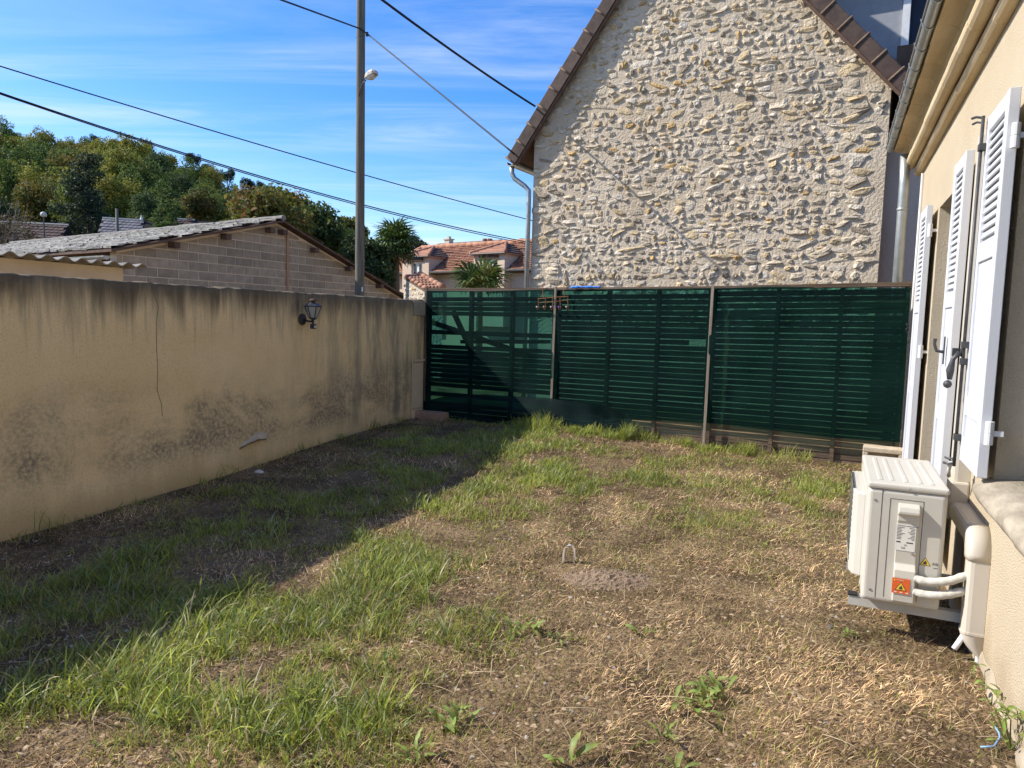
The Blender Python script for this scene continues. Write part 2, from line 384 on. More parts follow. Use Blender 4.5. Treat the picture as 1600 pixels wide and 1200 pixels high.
# ------------------------------------------------------------------ house on the right
mat('house_render', (0.49, 0.41, 0.29), (0.53, 0.45, 0.325), rough=0.92, scale=1.3, detail=6, bump=0.9, bscale=120, bdist=0.011, spec=0.1)
def speckle(name):
    m = MATS[name]; t = m.node_tree; L = t.links.new; b = t.nodes[m['bsdf']]; src = b.inputs['Base Color'].links[0].from_socket
    x = t.nodes.new('ShaderNodeTexCoord'); v = t.nodes.new('ShaderNodeTexVoronoi'); v.inputs['Scale'].default_value = 70
    L(x.outputs['Object'], v.inputs['Vector'])
    r = t.nodes.new('ShaderNodeMapRange'); r.inputs['From Min'].default_value = 0.16; r.inputs['From Max'].default_value = 0.08; L(v.outputs['Distance'], r.inputs['Value'])
    n = t.nodes.new('ShaderNodeTexNoise'); n.inputs['Scale'].default_value = 9; L(x.outputs['Object'], n.inputs['Vector'])
    r2 = t.nodes.new('ShaderNodeMapRange'); r2.inputs['From Min'].default_value = 0.5; r2.inputs['From Max'].default_value = 0.62; L(n.outputs['Fac'], r2.inputs['Value'])
    sp = t.nodes.new('ShaderNodeSeparateXYZ'); L(x.outputs['Object'], sp.inputs[0])
    r3 = t.nodes.new('ShaderNodeMapRange'); r3.inputs['From Min'].default_value = 1.2; r3.inputs['From Max'].default_value = 0.2; L(sp.outputs['Z'], r3.inputs['Value'])
    a = t.nodes.new('ShaderNodeMath'); a.operation = 'MULTIPLY'; L(r.outputs[0], a.inputs[0]); L(r2.outputs[0], a.inputs[1])
    a2 = t.nodes.new('ShaderNodeMath'); a2.operation = 'MULTIPLY'; L(a.outputs[0], a2.inputs[0]); L(r3.outputs[0], a2.inputs[1])
    mx = t.nodes.new('ShaderNodeMix'); mx.data_type = 'RGBA'; L(a2.outputs[0], mx.inputs[0]); L(src, mx.inputs[6]); mx.inputs[7].default_value = (0.25, 0.15, 0.07, 1)
    n4 = t.nodes.new('ShaderNodeTexNoise'); n4.inputs['Scale'].default_value = 5; n4.inputs['Detail'].default_value = 7; L(x.outputs['Object'], n4.inputs['Vector'])
    s1 = t.nodes.new('ShaderNodeMath'); s1.operation = 'MULTIPLY_ADD'; L(n4.outputs['Fac'], s1.inputs[0]); s1.inputs[1].default_value = 0.5; L(sp.outputs['Z'], s1.inputs[2])
    r5 = t.nodes.new('ShaderNodeMapRange'); r5.inputs['From Min'].default_value = 0.52; r5.inputs['From Max'].default_value = 0.24; r5.inputs['To Max'].default_value = 0.55; L(s1.outputs[0], r5.inputs['Value'])
    m5 = t.nodes.new('ShaderNodeMix'); m5.data_type = 'RGBA'; L(r5.outputs[0], m5.inputs[0]); L(mx.outputs[2], m5.inputs[6]); m5.inputs[7].default_value = (0.30, 0.215, 0.125, 1)
    L(m5.outputs[2], b.inputs['Base Color'])
speckle('house_render')
mat('plinth_cement', (0.33, 0.275, 0.20), (0.42, 0.355, 0.26), rough=0.95, scale=8, bump=0.5, bscale=60)
mat('cornice_stone', (0.58, 0.44, 0.255), (0.68, 0.55, 0.36), rough=0.9, scale=3.0, detail=7, stretch=(0.6, 3, 3), bump=0.3, bscale=60, bdist=0.004, objvar=0.07)
mat('sill_stone', (0.27, 0.23, 0.17), (0.42, 0.365, 0.275), rough=0.9, scale=7, detail=8, stretch=(1, 2.5, 1), bump=0.5, bscale=40, bdist=0.006)
mat('zinc', (0.33, 0.35, 0.35), (0.45, 0.47, 0.46), rough=0.45, metal=0.75, scale=7, detail=6)
mat('roof_slate', (0.07, 0.065, 0.06), (0.11, 0.10, 0.09), rough=0.8, scale=4)
mat('glass_dark', (0.03, 0.035, 0.04), rough=0.04, spec=0.8)
mat('white_pvc', (0.78, 0.79, 0.80), rough=0.35, spec=0.5)
T_HOUSE = thing('house', 'cream rendered bungalow with moulded stone cornice, white shutters and zinc gutter', 'house', HF)
A_END = 8.9; A_NEAR = -3.0; C_TOP = 3.36
O1 = (2.75, 4.03, 0.84, 2.64); O2 = (5.62, 7.02, 0.02, 2.62)
def facade():
    mb = MB(); AS = [A_NEAR, O1[0], O1[1], O2[0], O2[1], A_END]; CS = sorted({-0.3, O2[2], O1[2], O2[3], O1[3], C_TOP})
    for i in range(len(AS) - 1):
        for k in range(len(CS) - 1):
            am, cm_ = (AS[i] + AS[i + 1]) / 2, (CS[k] + CS[k + 1]) / 2
            if any(o[0] < am < o[1] and o[2] < cm_ < o[3] for o in (O1, O2)): continue
            mb.add([HF(AS[i], 0, CS[k]), HF(AS[i], 0, CS[k + 1]), HF(AS[i + 1], 0, CS[k + 1]), HF(AS[i + 1], 0, CS[k])], [(0, 1, 2, 3)])
    D = -0.24
    for o in (O1, O2):
        a0, a1, c0, c1 = o
        q = [(a0, c0), (a1, c0), (a1, c1), (a0, c1)]
        for i in range(4):
            p, r = q[i], q[(i + 1) % 4]
            mb.add([HF(p[0], 0, p[1]), HF(r[0], 0, r[1]), HF(r[0], D, r[1]), HF(p[0], D, p[1])], [(0, 1, 2, 3)])
    # far gable end and back, closed box
    mb.add([HF(A_END, 0, -0.3), HF(A_END, 0, C_TOP), HF(A_END, -7, C_TOP), HF(A_END, -7, -0.3)], [(0, 1, 2, 3)])
    mb.add([HF(A_NEAR, 0, -0.3), HF(A_NEAR, 0, C_TOP), HF(A_NEAR, -7, C_TOP), HF(A_NEAR, -7, -0.3)], [(3, 2, 1, 0)])
    mb.add([HF(A_NEAR, -7, -0.3), HF(A_NEAR, -7, C_TOP), HF(A_END, -7, C_TOP), HF(A_END, -7, -0.3)], [(0, 3, 2, 1)])
    mb.add([HF(A_NEAR, 0, C_TOP), HF(A_NEAR, -7, C_TOP), HF(A_END, -7, C_TOP), HF(A_END, 0, C_TOP)], [(0, 1, 2, 3)])
    return mb
wl = build('wall', facade(), 'house_render', T_HOUSE)
import bmesh as _bm
def weld(o, fix=True):
    bm = _bm.new(); bm.from_mesh(o.data); _bm.ops.remove_doubles(bm, verts=bm.verts, dist=1e-4)
    if fix: _bm.ops.recalc_face_normals(bm, faces=bm.faces)
    bm.to_mesh(o.data); bm.free()
weld(wl)
b_ = wl.modifiers.new('bevel', 'BEVEL'); b_.width = 0.012; b_.segments = 3; b_.limit_method = 'ANGLE'
# ragged cement foot along the ground
mb = MB()
aa = np.linspace(2.0, 5.4, 60)
for i in range(len(aa) - 1):
    h0, h1 = [0.045 + 0.03 * math.sin(a * 7) + 0.02 * math.sin(a * 19 + 1) for a in aa[i:i + 2]]
    t0, t1 = [0.02 + 0.012 * math.sin(a * 11) for a in aa[i:i + 2]]
    mb.add([HF(aa[i], t0, -0.2), HF(aa[i + 1], t1, -0.2), HF(aa[i + 1], t1, h1 - .03), HF(aa[i], t0, h0 - .03), HF(aa[i + 1], 0.001, h1), HF(aa[i], 0.001, h0)],
           [(1, 0, 3, 2), (2, 3, 5, 4)])
build('cement_foot', mb, 'plinth_cement', T_HOUSE, smooth=True)
# openings: window and glazed door set back in the reveals
def casement(o, c0, name):
    a0, a1, _, c1 = o; fr_ = MB(); f = 0.06
    fr_.box(HF, a0, a0 + f, -0.23, -0.16, c0, c1); fr_.box(HF, a1 - f, a1, -0.23, -0.16, c0, c1)
    fr_.box(HF, a0 + f, a1 - f, -0.23, -0.16, c0, c0 + f); fr_.box(HF, a0 + f, a1 - f, -0.23, -0.16, c1 - f, c1)
    fr_.box(HF, (a0 + a1) / 2 - 0.05, (a0 + a1) / 2 + 0.05, -0.22, -0.15, c0 + f, c1 - f)
    w = build(name, fr_, 'white_pvc', T_HOUSE, bevel=0.004)
    for s0, s1 in ((a0 + f, (a0 + a1) / 2 - 0.05), ((a0 + a1) / 2 + 0.05, a1 - f)):
        g = MB(); g.box(HF, s0, s1, -0.205, -0.195, c0 + f, c1 - f); build('pane', g, 'glass_dark', w)
casement(O1, O1[2], 'window'); casement(O2, O2[2], 'glazed_door')
# worn stone sill under the near window
mb = MB(); prof = [(-0.2, 0.84), (-0.2, 0.905), (0.0, 0.885), (0.055, 0.868), (0.078, 0.85), (0.085, 0.825), (0.078, 0.80), (0.05, 0.785), (0.0, 0.78)]
nA = 24; As = np.linspace(2.6, 4.10, nA)
for a in As:
    for i, (b, c) in enumerate(prof):
        w = 0.006 * math.sin(a * 9 + i) + 0.004 * math.sin(a * 23 + 2 * i)
        e = float(sstep(a, 4.03, 4.10)) ** 2
        if b < 0: bb = b
        else: bb = b * (1 - 0.55 * e)
        mb.v.append(tuple(HF(a, bb + w * (b > 0) , c + w * (i > 1) * 0.7)))
m_ = len(prof)
mb.f = [(i * m_ + k, i * m_ + k + 1, (i + 1) * m_ + k + 1, (i + 1) * m_ + k) for i in range(nA - 1) for k in range(m_ - 1)] + [tuple(range(m_ - 1, -1, -1)), tuple((nA - 1) * m_ + k for k in range(m_))]
o = build('window_sill', mb, 'sill_stone', T_HOUSE, smooth=True); weld(o)
# cornice of moulded stone blocks: one profile, one block after the other
def arc(cx, cz, r, a0, a1, n): return [(cx + r * math.cos(math.radians(a0 + (a1 - a0) * i / n)), cz + r * math.sin(math.radians(a0 + (a1 - a0) * i / n))) for i in range(n + 1)]
Z0 = 3.24
low = [(0.0, Z0)] + [(0.03, Z0)] + arc(0.03, Z0 + 0.045, 0.045, -90, 60, 5) + [(0.06, Z0 + 0.10), (0.0, Z0 + 0.10)]
tor = [(0.0, Z0 + 0.101), (0.06, Z0 + 0.101)] + arc(0.105, Z0 + 0.125, 0.055, -150, 40, 8) + [(0.10, Z0 + 0.185), (0.0, Z0 + 0.185)]
cove = [(0.0, Z0 + 0.186), (0.13, Z0 + 0.186)] + [(0.265 - 0.13 * math.cos(math.radians(a)), Z0 + 0.19 + 0.075 * math.sin(math.radians(a))) for a in (8, 30, 55, 80)] + [(0.275, Z0 + 0.268), (0.275, Z0 + 0.31), (0.0, Z0 + 0.31)]
for nm, prof, step in (('lower_moulding', low, 0.43), ('round_moulding', tor, 0.36), ('cove_moulding', cove, 0.36)):
    a = A_END + 0.04; k = 0
    while a > 1.2:
        L_ = step + random.uniform(-0.03, 0.03); jb = random.uniform(-0.003, 0.003); mb = MB()
        mb.prism([HF(a, b + (jb if b > 0.01 else 0), c) for b, c in prof], -hD * (L_ - 0.004))
        build(nm, mb, 'cornice_stone', T_HOUSE, bevel=0.003, seg=1); a -= L_
# half-round zinc gutter with brackets
mb = MB(); gp = [(0.312 + 0.036 * math.cos(math.radians(a)), Z0 + 0.315 + 0.045 * math.sin(math.radians(a))) for a in range(180, 361, 15)]
pr = gp + [(0.312 + 0.033 * math.cos(math.radians(a)), Z0 + 0.317 + 0.042 * math.sin(math.radians(a))) for a in range(360, 179, -15)]
mb.prism([HF(A_END + 0.06, b, c) for b, c in pr], -hD * (A_END + 0.06 - 1.0))
mb.tube([HF(A_END + 0.06, 0.352, Z0 + 0.32), HF(1.0, 0.352, Z0 + 0.32)], 0.008, 8)
gut = build('gutter', mb, 'zinc', T_HOUSE, smooth=False)
for a in np.arange(8.75, 1.2, -0.42):
    mb = MB(); pts = [HF(a, 0.312 + 0.040 * math.cos(math.radians(t)), Z0 + 0.315 + 0.050 * math.sin(math.radians(t))) for t in range(190, 366, 16)] + [HF(a, 0.362, Z0 + 0.335)]
    mb.tube(pts, 0.005, 6); build('gutter_bracket', mb, 'zinc', gut)
mb = MB(); mb.prism([HF(A_END + 0.1, 0.33, 3.62), HF(A_END + 0.1, -3.5, 6.1), HF(A_END + 0.1, -7.3, 3.6), HF(A_END + 0.1, -7.3, 3.55), HF(A_END + 0.1, -3.5, 6.02), HF(A_END + 0.1, 0.33, 3.55)], -hD * (A_END - A_NEAR + 0.2))
build('roof', mb, 'roof_slate', T_HOUSE)
# downpipe at the far corner, in the thing's own zinc
mb = MB(); ad = A_END - 0.14
mb.tube([HF(ad, 0.175, Z0 + 0.20), HF(ad, 0.165, Z0 - 0.1), HF(ad, 0.15, 0.05)], 0.05, 14)
dp = build('downpipe', mb, 'zinc', T_HOUSE, smooth=True)
for c in (2.85, 1.6):
    mb = MB(); mb.lathe(Fr(HF(ad, 0.15 + .005 * c, c), (1, 0, 0), (0, 1, 0)), [(0.053, 0), (0.056, 0.008), (0.056, 0.02), (0.053, 0.028)], 14); build('pipe_collar', mb, 'zinc', dp, smooth=True)
# small conduit running up beside the downpipe
mb = MB(); mb.tube([HF(A_END - 0.32, 0.016, 0.1), HF(A_END - 0.32, 0.016, 3.2)], 0.011, 6); build('conduit', mb, 'white_pvc', T_HOUSE)
# ------------------------------------------------------------------ shutters
mat('shutter_paint', (0.60, 0.61, 0.63), (0.54, 0.555, 0.58), rough=0.45, scale=3, detail=4, stretch=(1, 1, 0.2), spec=0.4, bump=0.08, bscale=160)
mat('black_iron', (0.030, 0.031, 0.033), (0.055, 0.055, 0.055), rough=0.5, spec=0.5, scale=30)
mat('white_iron', (0.74, 0.74, 0.73), (0.66, 0.65, 0.62), rough=0.4, spec=0.5, scale=20)
def shutter(label, a0, a1, c0, c1, cl, cr, hinge, group='white wooden shutters folded back on the house'):
    """a0..a1 along the facade, cl bottom of the louvres, cr height of the lower rail; hinge 'a0' or 'a1'."""
    b0, b1 = 0.04, 0.085; f = 0.075
    S = Fr(HF(a0, 0, c0), hD, nD)
    t = thing('shutter', label, 'shutter', S, group)
    m = MB()
    for x in (a0, a1 - f):
        m.box(HF, x, x + f, b0, b1, c0, c1)
    build('stiles', m, 'shutter_paint', t, bevel=0.003)
    for q0, q1 in ((c0, c0 + 0.13), (cr - 0.05, cr + 0.05), (cl - 0.10, cl), (c1 - 0.08, c1)):
        m = MB(); m.box(HF, a0 + f, a1 - f, b0 + 0.002, b1 - 0.002, q0, q1); build('rail', m, 'shutter_paint', t, bevel=0.003)
    for q0, q1 in ((c0 + 0.13, cr - 0.05), (cr + 0.05, cl - 0.10)):
        m = MB(); m.box(HF, a0 + f, a1 - f, b0 + 0.008, b1 - 0.012, q0, q1); p = build('panel', m, 'shutter_paint', t)
        m = MB(); w = (a1 - a0 - 2 * f)
        for k in range(1, 4):
            m.box(HF, a0 + f + w * k / 4 - 0.002, a0 + f + w * k / 4 + 0.002, b1 - 0.012, b1 - 0.0105, q0, q1)
        build('groove', m, 'white_iron', p)
    n = int((c1 - 0.08 - cl) / 0.042); me = None
    for k in range(n):
        z = cl + 0.02 + (c1 - 0.10 - cl) * k / n
        if me is None:
            m = MB(); m.prism([HF(a0 + f, b0 + 0.016, z + 0.042), HF(a0 + f, b0 + 0.022, z + 0.044), HF(a0 + f, b1 - 0.006, z + 0.004), HF(a0 + f, b1 - 0.011, z - 0.002)], hD * (a1 - a0 - 2 * f))
            o = build('louvre', m, 'shutter_paint', t); me = o.data; z_first = z
        else:
            o = mesh_obj('louvre', me, None, t); o.location = (0, 0, z - z_first)
    m = MB(); m.box(HF, a0 + f, a1 - f, b0, b0 + 0.022, cl, c1 - 0.08); build('louvre_backing', m, 'shutter_paint', t)
    ah = a0 if hinge == 'a0' else a1; s = -1 if hinge == 'a0' else 1
    for z in (c0 + 0.22, c1 - 0.22) + (((c0 + c1) / 2,) if c1 - c0 > 2 else ()):
        m = MB(); fr_ = Fr(HF(ah + s * 0.022, 0.052, z), hD, nD)
        m.lathe(fr_, [(0.018, -0.055), (0.0185, -0.05), (0.0185, -0.002), (0.015, 0.0), (0.0185, 0.002), (0.0185, 0.05), (0.018, 0.055)], 12)
        m.box(HF, ah + s * 0.022 - 0.006, ah + s * 0.022 + 0.006, -0.004, 0.045, z - 0.012, z + 0.012)
        build('hinge', m, 'white_iron', t, smooth=False)
    return t
sh1 = shutter('white louvred window shutter with black espagnolette rod above the stone sill', 3.955, 4.50, 0.90, 2.70, 2.05, 1.20, 'a0')
sh2 = shutter('tall white door shutter with small black hook, between the door opening and the pipe duct', 5.12, 5.60, 0.14, 2.68, 1.84, 1.05, 'a1')
sh3 = shutter('tall white door shutter lying against the wall beside the zinc downpipe', 7.12, 7.64, 0.14, 2.66, 1.84, 1.05, 'a0')
# espagnolette on the window shutter's free edge
m = MB(); ar = 4.47
m.tube([HF(ar, 0.106, 0.86), HF(ar, 0.106, 2.71)], 0.0085, 8); rod = build('espagnolette_rod', m, 'black_iron', sh1, smooth=True)
for z0, s in ((2.70, 1), (0.88, -1)):
    m = MB(); m.tube([HF(ar, 0.106, z0), HF(ar + .02, 0.135, z0 + s * 0.012), HF(ar + 0.045, 0.15, z0 + s * 0.012)], 0.007, 6)
    m.tube([HF(ar, 0.106, z0 - .025 * s), HF(ar + .02, 0.13, z0 - s * 0.015), HF(ar + 0.045, 0.145, z0 - s * 0.018)], 0.006, 6); build('rod_hook', m, 'black_iron', rod)
for z in (1.02, 1.43, 1.52, 2.55):
    m = MB(); m.box(HF, ar - 0.022, ar + 0.022, 0.0855, 0.118, z - 0.018, z + 0.018); build('rod_guide', m, 'black_iron', rod, bevel=0.003)
m = MB(); m.box(HF, ar + 0.015, ar + 0.075, 0.10, 0.116, 1.455, 1.50)
m.box(HF, ar + 0.055, ar + 0.075, 0.116, 0.15, 1.455, 1.50); build('rod_catch', m, 'black_iron', rod, bevel=0.002)
m = MB(); m.tube([HF(ar, 0.125, 1.48), HF(ar + 0.008, 0.15, 1.44), HF(ar + 0.004, 0.16, 1.38), HF(ar, 0.16, 1.33)], [0.012, 0.011, 0.02, 0.012], 10)
m.lathe(Fr(HF(ar - 0.004, 0.168, 1.305), hD, nD), [(0.004, -0.022), (0.017, -0.014), (0.022, 0), (0.017, 0.014), (0.004, 0.022)], 12)
build('handle', m, 'black_iron', rod, smooth=True)
# hook on the door shutter
ah, ch = fac(1472, 545, 0.1); ah = min(max(ah, 5.25), 5.5)
m = MB(); m.box(HF, ah - 0.012, ah + 0.012, 0.0855, 0.092, ch - 0.10, ch + 0.08)
m.tube([HF(ah, 0.09, ch - 0.02), HF(ah, 0.13, ch - 0.015), HF(ah, 0.145, ch + 0.03), HF(ah, 0.142, ch + 0.065)], [0.011, 0.010, 0.009, 0.012], 8); build('hook', m, 'black_iron', sh2)

# ------------------------------------------------------------------ air conditioner
mat('ac_paint', (0.53, 0.505, 0.43), (0.56, 0.535, 0.465), rough=0.38, scale=3, spec=0.45, bump=0.03, bscale=300)
mat('ac_dark', (0.02, 0.02, 0.02), rough=0.7)
mat('bracket_paint', (0.52, 0.51, 0.46), (0.46, 0.45, 0.41), rough=0.5, scale=10, spec=0.4)
mat('rubber', (0.02, 0.02, 0.02), rough=0.9)
mat('steel', (0.5, 0.5, 0.5), rough=0.3, metal=1)
mat('label_paper', (0.72, 0.70, 0.63), rough=0.6); mat('label_ink', (0.06, 0.06, 0.06), rough=0.7)
mat('sticker_orange', (0.72, 0.13, 0.03), rough=0.5); mat('sticker_yellow', (0.80, 0.55, 0.04), rough=0.5)
mat('insulation', (0.60, 0.58, 0.52), (0.48, 0.46, 0.39), rough=0.75, scale=30, bump=0.5, bscale=35, bdist=0.006)
mat('duct_pvc', (0.56, 0.51, 0.425), (0.54, 0.495, 0.41), rough=0.4, spec=0.45)
AA0, AA1, AB0, AB1, AC0, AC1 = 3.75, 4.54, 0.155, 0.46, 0.315, 0.872
AF = Fr(HF(3.99 - 3.75 * 1.0506, 0.184 - 0.155 * 1.154, 0.202 - 0.315 * 1.113), hD * 1.0506, nD * 1.154, (0, 0, 1.113))   # unit drawn at 0.79 m, stretched to its real size
T_AC = thing('air_conditioner', 'white outdoor air conditioner unit with warning stickers mounted low on the house wall', 'air conditioner', Fr(HF(3.99, .184, 0.0), hD, nD))
m = MB(); m.box(AF, AA0, AA1, AB0, AB1, AC0, AC1 - 0.028); build('casing', m, 'ac_paint', T_AC, bevel=0.022, seg=4)
m = MB(); m.box(AF, AA0 - 0.004, AA1 + 0.004, AB0 - 0.004, AB1 + 0.004, AC1 - 0.03, AC1); tp = build('top_cover', m, 'ac_paint', T_AC, bevel=0.012, seg=3)
for b in (0.21, 0.255, 0.31, 0.365, 0.41):
    m = MB(); m.prism([AF(AA0 + 0.06, b - 0.012, AC1 - .001), AF(AA0 + 0.06, b - 0.006, AC1 + 0.004), AF(AA0 + 0.06, b + 0.006, AC1 + 0.004), AF(AA0 + 0.06, b + 0.012, AC1 - .001)], hD * (AA1 - AA0 - 0.12)); build('rib', m, 'ac_paint', tp)
# projecting front grille panel (faceted)
m = MB(); gp = [(AB1 - 0.002, AA0 + 0.17), (AB1 + 0.035, AA0 + 0.19), (AB1 + 0.05, AA0 + 0.25), (AB1 + 0.05, AA1 - 0.03), (AB1 - 0.002, AA1 - 0.01)]
m.prism([AF(a, b, AC0 + 0.055) for b, a in gp], np.array([0, 0, AC1 - 0.045 - AC0 - 0.055])); fg = build('front_grille', m, 'ac_paint', T_AC, bevel=0.008)
for k in range(14):
    m = MB(); z = AC0 + 0.10 + k * 0.028; m.box(AF, AA0 + 0.27, AA1 - 0.06, AB1 + 0.0495, AB1 + 0.0515, z, z + 0.012); build('grille_slot', m, 'ac_dark', fg)
# seams, screws and service cover on the side towards the lawn end
e = AA0
m = MB(); m.box(AF, e - 0.0008, e + 0.002, 0.402, 0.4045, AC0 + 0.02, AC1 - 0.03); build('seam', m, 'label_ink', T_AC)
def outline(b0, b1, c0, c1, w=0.0022):
    m = MB(); m.box(AF, e - 0.0008, e + 0.002, b0, b1, c1 - w, c1); m.box(AF, e - 0.0008, e + 0.002, b0, b0 + w, c0, c1 - w); m.box(AF, e - 0.0008, e + 0.002, b1 - w, b1, c0, c1 - w); return m
build('cover_seam', outline(0.243, 0.372, AC0 + 0.03, 0.805), 'label_ink', T_AC)
cp = [(0.0, AC0 + 0.02), (0.040, AC0 + 0.03), (0.044, 0.46), (0.040, 0.49), (0.014, 0.515), (0.014, 0.70), (0.018, 0.712), (0.018, 0.735), (0.038, 0.745), (0.038, 0.757), (0.030, 0.776), (0.0, 0.79)]
m = MB(); m.prism([AF(e - p + 0.001, 0.258, c) for p, c in cp], nD * 0.094); sc_ = build('service_cover', m, 'ac_paint', T_AC, bevel=0.004)
for b, c, p in ((0.43, 0.79, 0), (0.425, 0.37, 0), (0.30, 0.853, 0.004), (0.272, 0.565, 0.014)):
    m = MB(); m.lathe(Fr(AF(e - p, b, c), nD, (0, 0, 1), -hD), [(0.0065, -0.001), (0.0065, 0.002), (0.004, 0.0035), (0.001, 0.0035)], 10); build('screw', m, 'steel', T_AC)
def flat(name, b0, b1, c0, c1, p, mt, parent, th=0.0006):
    m = MB(); m.box(AF, e - p - th, e - p, b0, b1, c0, c1); return build(name, m, mt, parent)
def textmesh(name, s, size, b, c, p, mt, parent):
    """Flat lettering on the side panel, read from the lawn end; starts at b and runs towards the wall."""
    cu = bpy.data.curves.new(name, 'FONT'); cu.body = s; cu.size = size; cu.extrude = 0.0002
    tmp = bpy.data.objects.new(name, cu); col.objects.link(tmp)
    dg = bpy.context.evaluated_depsgraph_get(); dg.update()
    me = bpy.data.meshes.new_from_object(tmp.evaluated_get(dg)); bpy.data.objects.remove(tmp)
    f = FR[parent.name]; X_, Y_, Z_ = -nD, np.array([0, 0, 1.0]), -hD; o_ = AF(e - p - 0.0006, b, c)
    M = np.column_stack([X_, Y_, Z_]); 
    V = np.array([v.co[:] for v in me.vertices]) @ M.T + o_; V = (V - f.o) @ f.A
    for i, v in enumerate(me.vertices): v.co = V[i]
    me.materials.clear(); return mesh_obj(name, me, mt, parent)
rl = flat('rating_label', 0.266, 0.342, 0.575, 0.695, 0.014, 'label_paper', sc_)
textmesh('label_heading', 'OUTDOOR CONDENSING UNIT', 0.0065, 0.338, 0.687, 0.0146, 'label_ink', rl)
m = MB()
for r_ in range(9):
    z = 0.679 - r_ * 0.0066; m.box(AF, e - 0.0150, e - 0.0146, 0.338 - random.uniform(0.014, 0.03), 0.338, z, z + 0.0026); m.box(AF, e - 0.0150, e - 0.0146, 0.270, 0.270 + random.uniform(0.01, 0.028), z, z + 0.0026)
m.box(AF, e - 0.0150, e - 0.0146, 0.322, 0.338, 0.611, 0.617); m.box(AF, e - 0.0150, e - 0.0146, 0.274, 0.300, 0.611, 0.616)
build('label_print', m, 'label_ink', rl)
textmesh('label_mark', 'CE', 0.009, 0.308, 0.599, 0.0146, 'label_ink', rl); textmesh('label_capacity', 'R32', 0.011, 0.318, 0.585, 0.0146, 'label_ink', rl)
st = flat('warning_sticker', 0.276, 0.344, 0.385, 0.455, 0.0432, 'sticker_orange', sc_)
def tri(name, b, c, s, p, mt, par):
    m = MB(); m.prism([AF(e - p, b - s, c), AF(e - p, b + s, c), AF(e - p, b, c + 1.72 * s)], -hD * 0.0005); return build(name, m, mt, par)
tri('triangle_border', 0.310, 0.400, 0.023, 0.0439, 'label_ink', st); tri('triangle', 0.310, 0.403, 0.0185, 0.0445, 'sticker_yellow', st)
m = MB(); m.prism([AF(e - 0.0451, 0.310 - .006, 0.406), AF(e - 0.0451, 0.310 + .006, 0.406), AF(e - 0.0451, 0.310 + .007, 0.412), AF(e - 0.0451, 0.310 + .002, 0.418), AF(e - 0.0451, 0.309, 0.424), AF(e - 0.0451, 0.310 - .006, 0.414)], -hD * 0.0004); build('flame_symbol', m, 'label_ink', st)
tri('small_triangle', 0.335, 0.443, 0.0045, 0.0439, 'sticker_yellow', st)
textmesh('sticker_heading', 'WARNING', 0.007, 0.328, 0.4445, 0.0438, 'label_paper', st)
m = MB()
for b in (0.334, 0.313, 0.290): m.box(AF, e - 0.0442, e - 0.0438, b - 0.010, b, 0.389, 0.3935)
build('sticker_print', m, 'label_paper', st)
fs = tri('flammable_border', 0.222, 0.518, 0.0215, 0.0002, 'label_ink', T_AC); tri('flammable_triangle', 0.222, 0.5206, 0.0175, 0.0008, 'sticker_yellow', fs)
m = MB(); m.prism([AF(e - 0.0014, 0.222 - .006, 0.524), AF(e - 0.0014, 0.222 + .006, 0.524), AF(e - 0.0014, 0.222 + .007, 0.530), AF(e - 0.0014, 0.222 + .002, 0.536), AF(e - 0.0014, 0.221, 0.543), AF(e - 0.0014, 0.222 - .006, 0.533)], -hD * 0.0004); build('flame', m, 'label_ink', fs)
textmesh('gas_class', 'A2L', 0.018, 0.196, 0.525, 0.0001, 'label_ink', T_AC)
m = MB(); m.box(AF, e - 0.0006, e - 0.0001, 0.172, 0.190, 0.510, 0.5125); build('small_print', m, 'label_ink', T_AC)
# bracket: two arms and two wall bars
T_BR = thing('wall_bracket', 'grey steel wall bracket carrying the air conditioner above the dry grass', 'bracket', Fr(HF(4.08, 0, 0.0), hD, nD))
BZ = 0.186
for a in (4.075, 4.66):
    m = MB(); m.box(HF, a, a + 0.004, 0.042, 0.59, BZ - 0.05, BZ); m.box(HF, a + 0.004, a + 0.045, 0.042, 0.59, BZ - 0.004, BZ); build('arm', m, 'bracket_paint', T_BR)
    m = MB(); m.box(HF, a, a + 0.042, 0.002, 0.04, BZ - 0.09, BZ + 0.40); build('wall_bar', m, 'bracket_paint', T_BR, bevel=0.002)
    for b in (0.25, 0.48):
        m = MB(); m.lathe(Fr(HF(a + 0.022, b, BZ - 0.0005), hD, nD), [(0.018, 0), (0.02, 0.006), (0.018, 0.019)], 10); build('rubber_foot', m, 'rubber', T_BR)
    m = MB(); m.box(HF, a - 0.004, a + 0.05, 0.545, 0.592, BZ, BZ + 0.008); build('end_cap', m, 'rubber', T_BR)
# insulated refrigerant pipes
for lab, z0, z1 in (('white lagged refrigerant pipe leaving the unit, upper of the two', 0.362, 0.412), ('white lagged refrigerant pipe leaving the unit, lower of the two', 0.295, 0.338)):
    pts = []; P0 = [(3.965, 0.31, z0 + 0.006), (3.95, 0.27, z0 - 0.004), (3.945, 0.21, z0 + 0.004), (3.95, 0.15, z0 + 0.02), (3.965, 0.10, z1 - .004), (3.985, 0.06, z1)]
    for i in range(len(P0) - 1):
        for t_ in np.linspace(0, 1, 8, endpoint=False): pts.append(HF(*[P0[i][k] * (1 - t_) + P0[i + 1][k] * t_ for k in range(3)]))
    pts.append(HF(*P0[-1])); pts = [sum(pts[max(0, i - 3):i + 4]) / len(pts[max(0, i - 3):i + 4]) for i in range(len(pts))]
    m = MB(); m.tube(pts, [0.0205 + 0.0006 * math.sin(i * 1.1) + random.uniform(-.0005, .0005) for i in range(len(pts))], 14)
    tag(build('refrigerant_pipe', m, 'insulation', None, frame_at(HF(3.96, .2, z0)), smooth=True), lab, 'pipe', 'lagged pipes of the air conditioner')
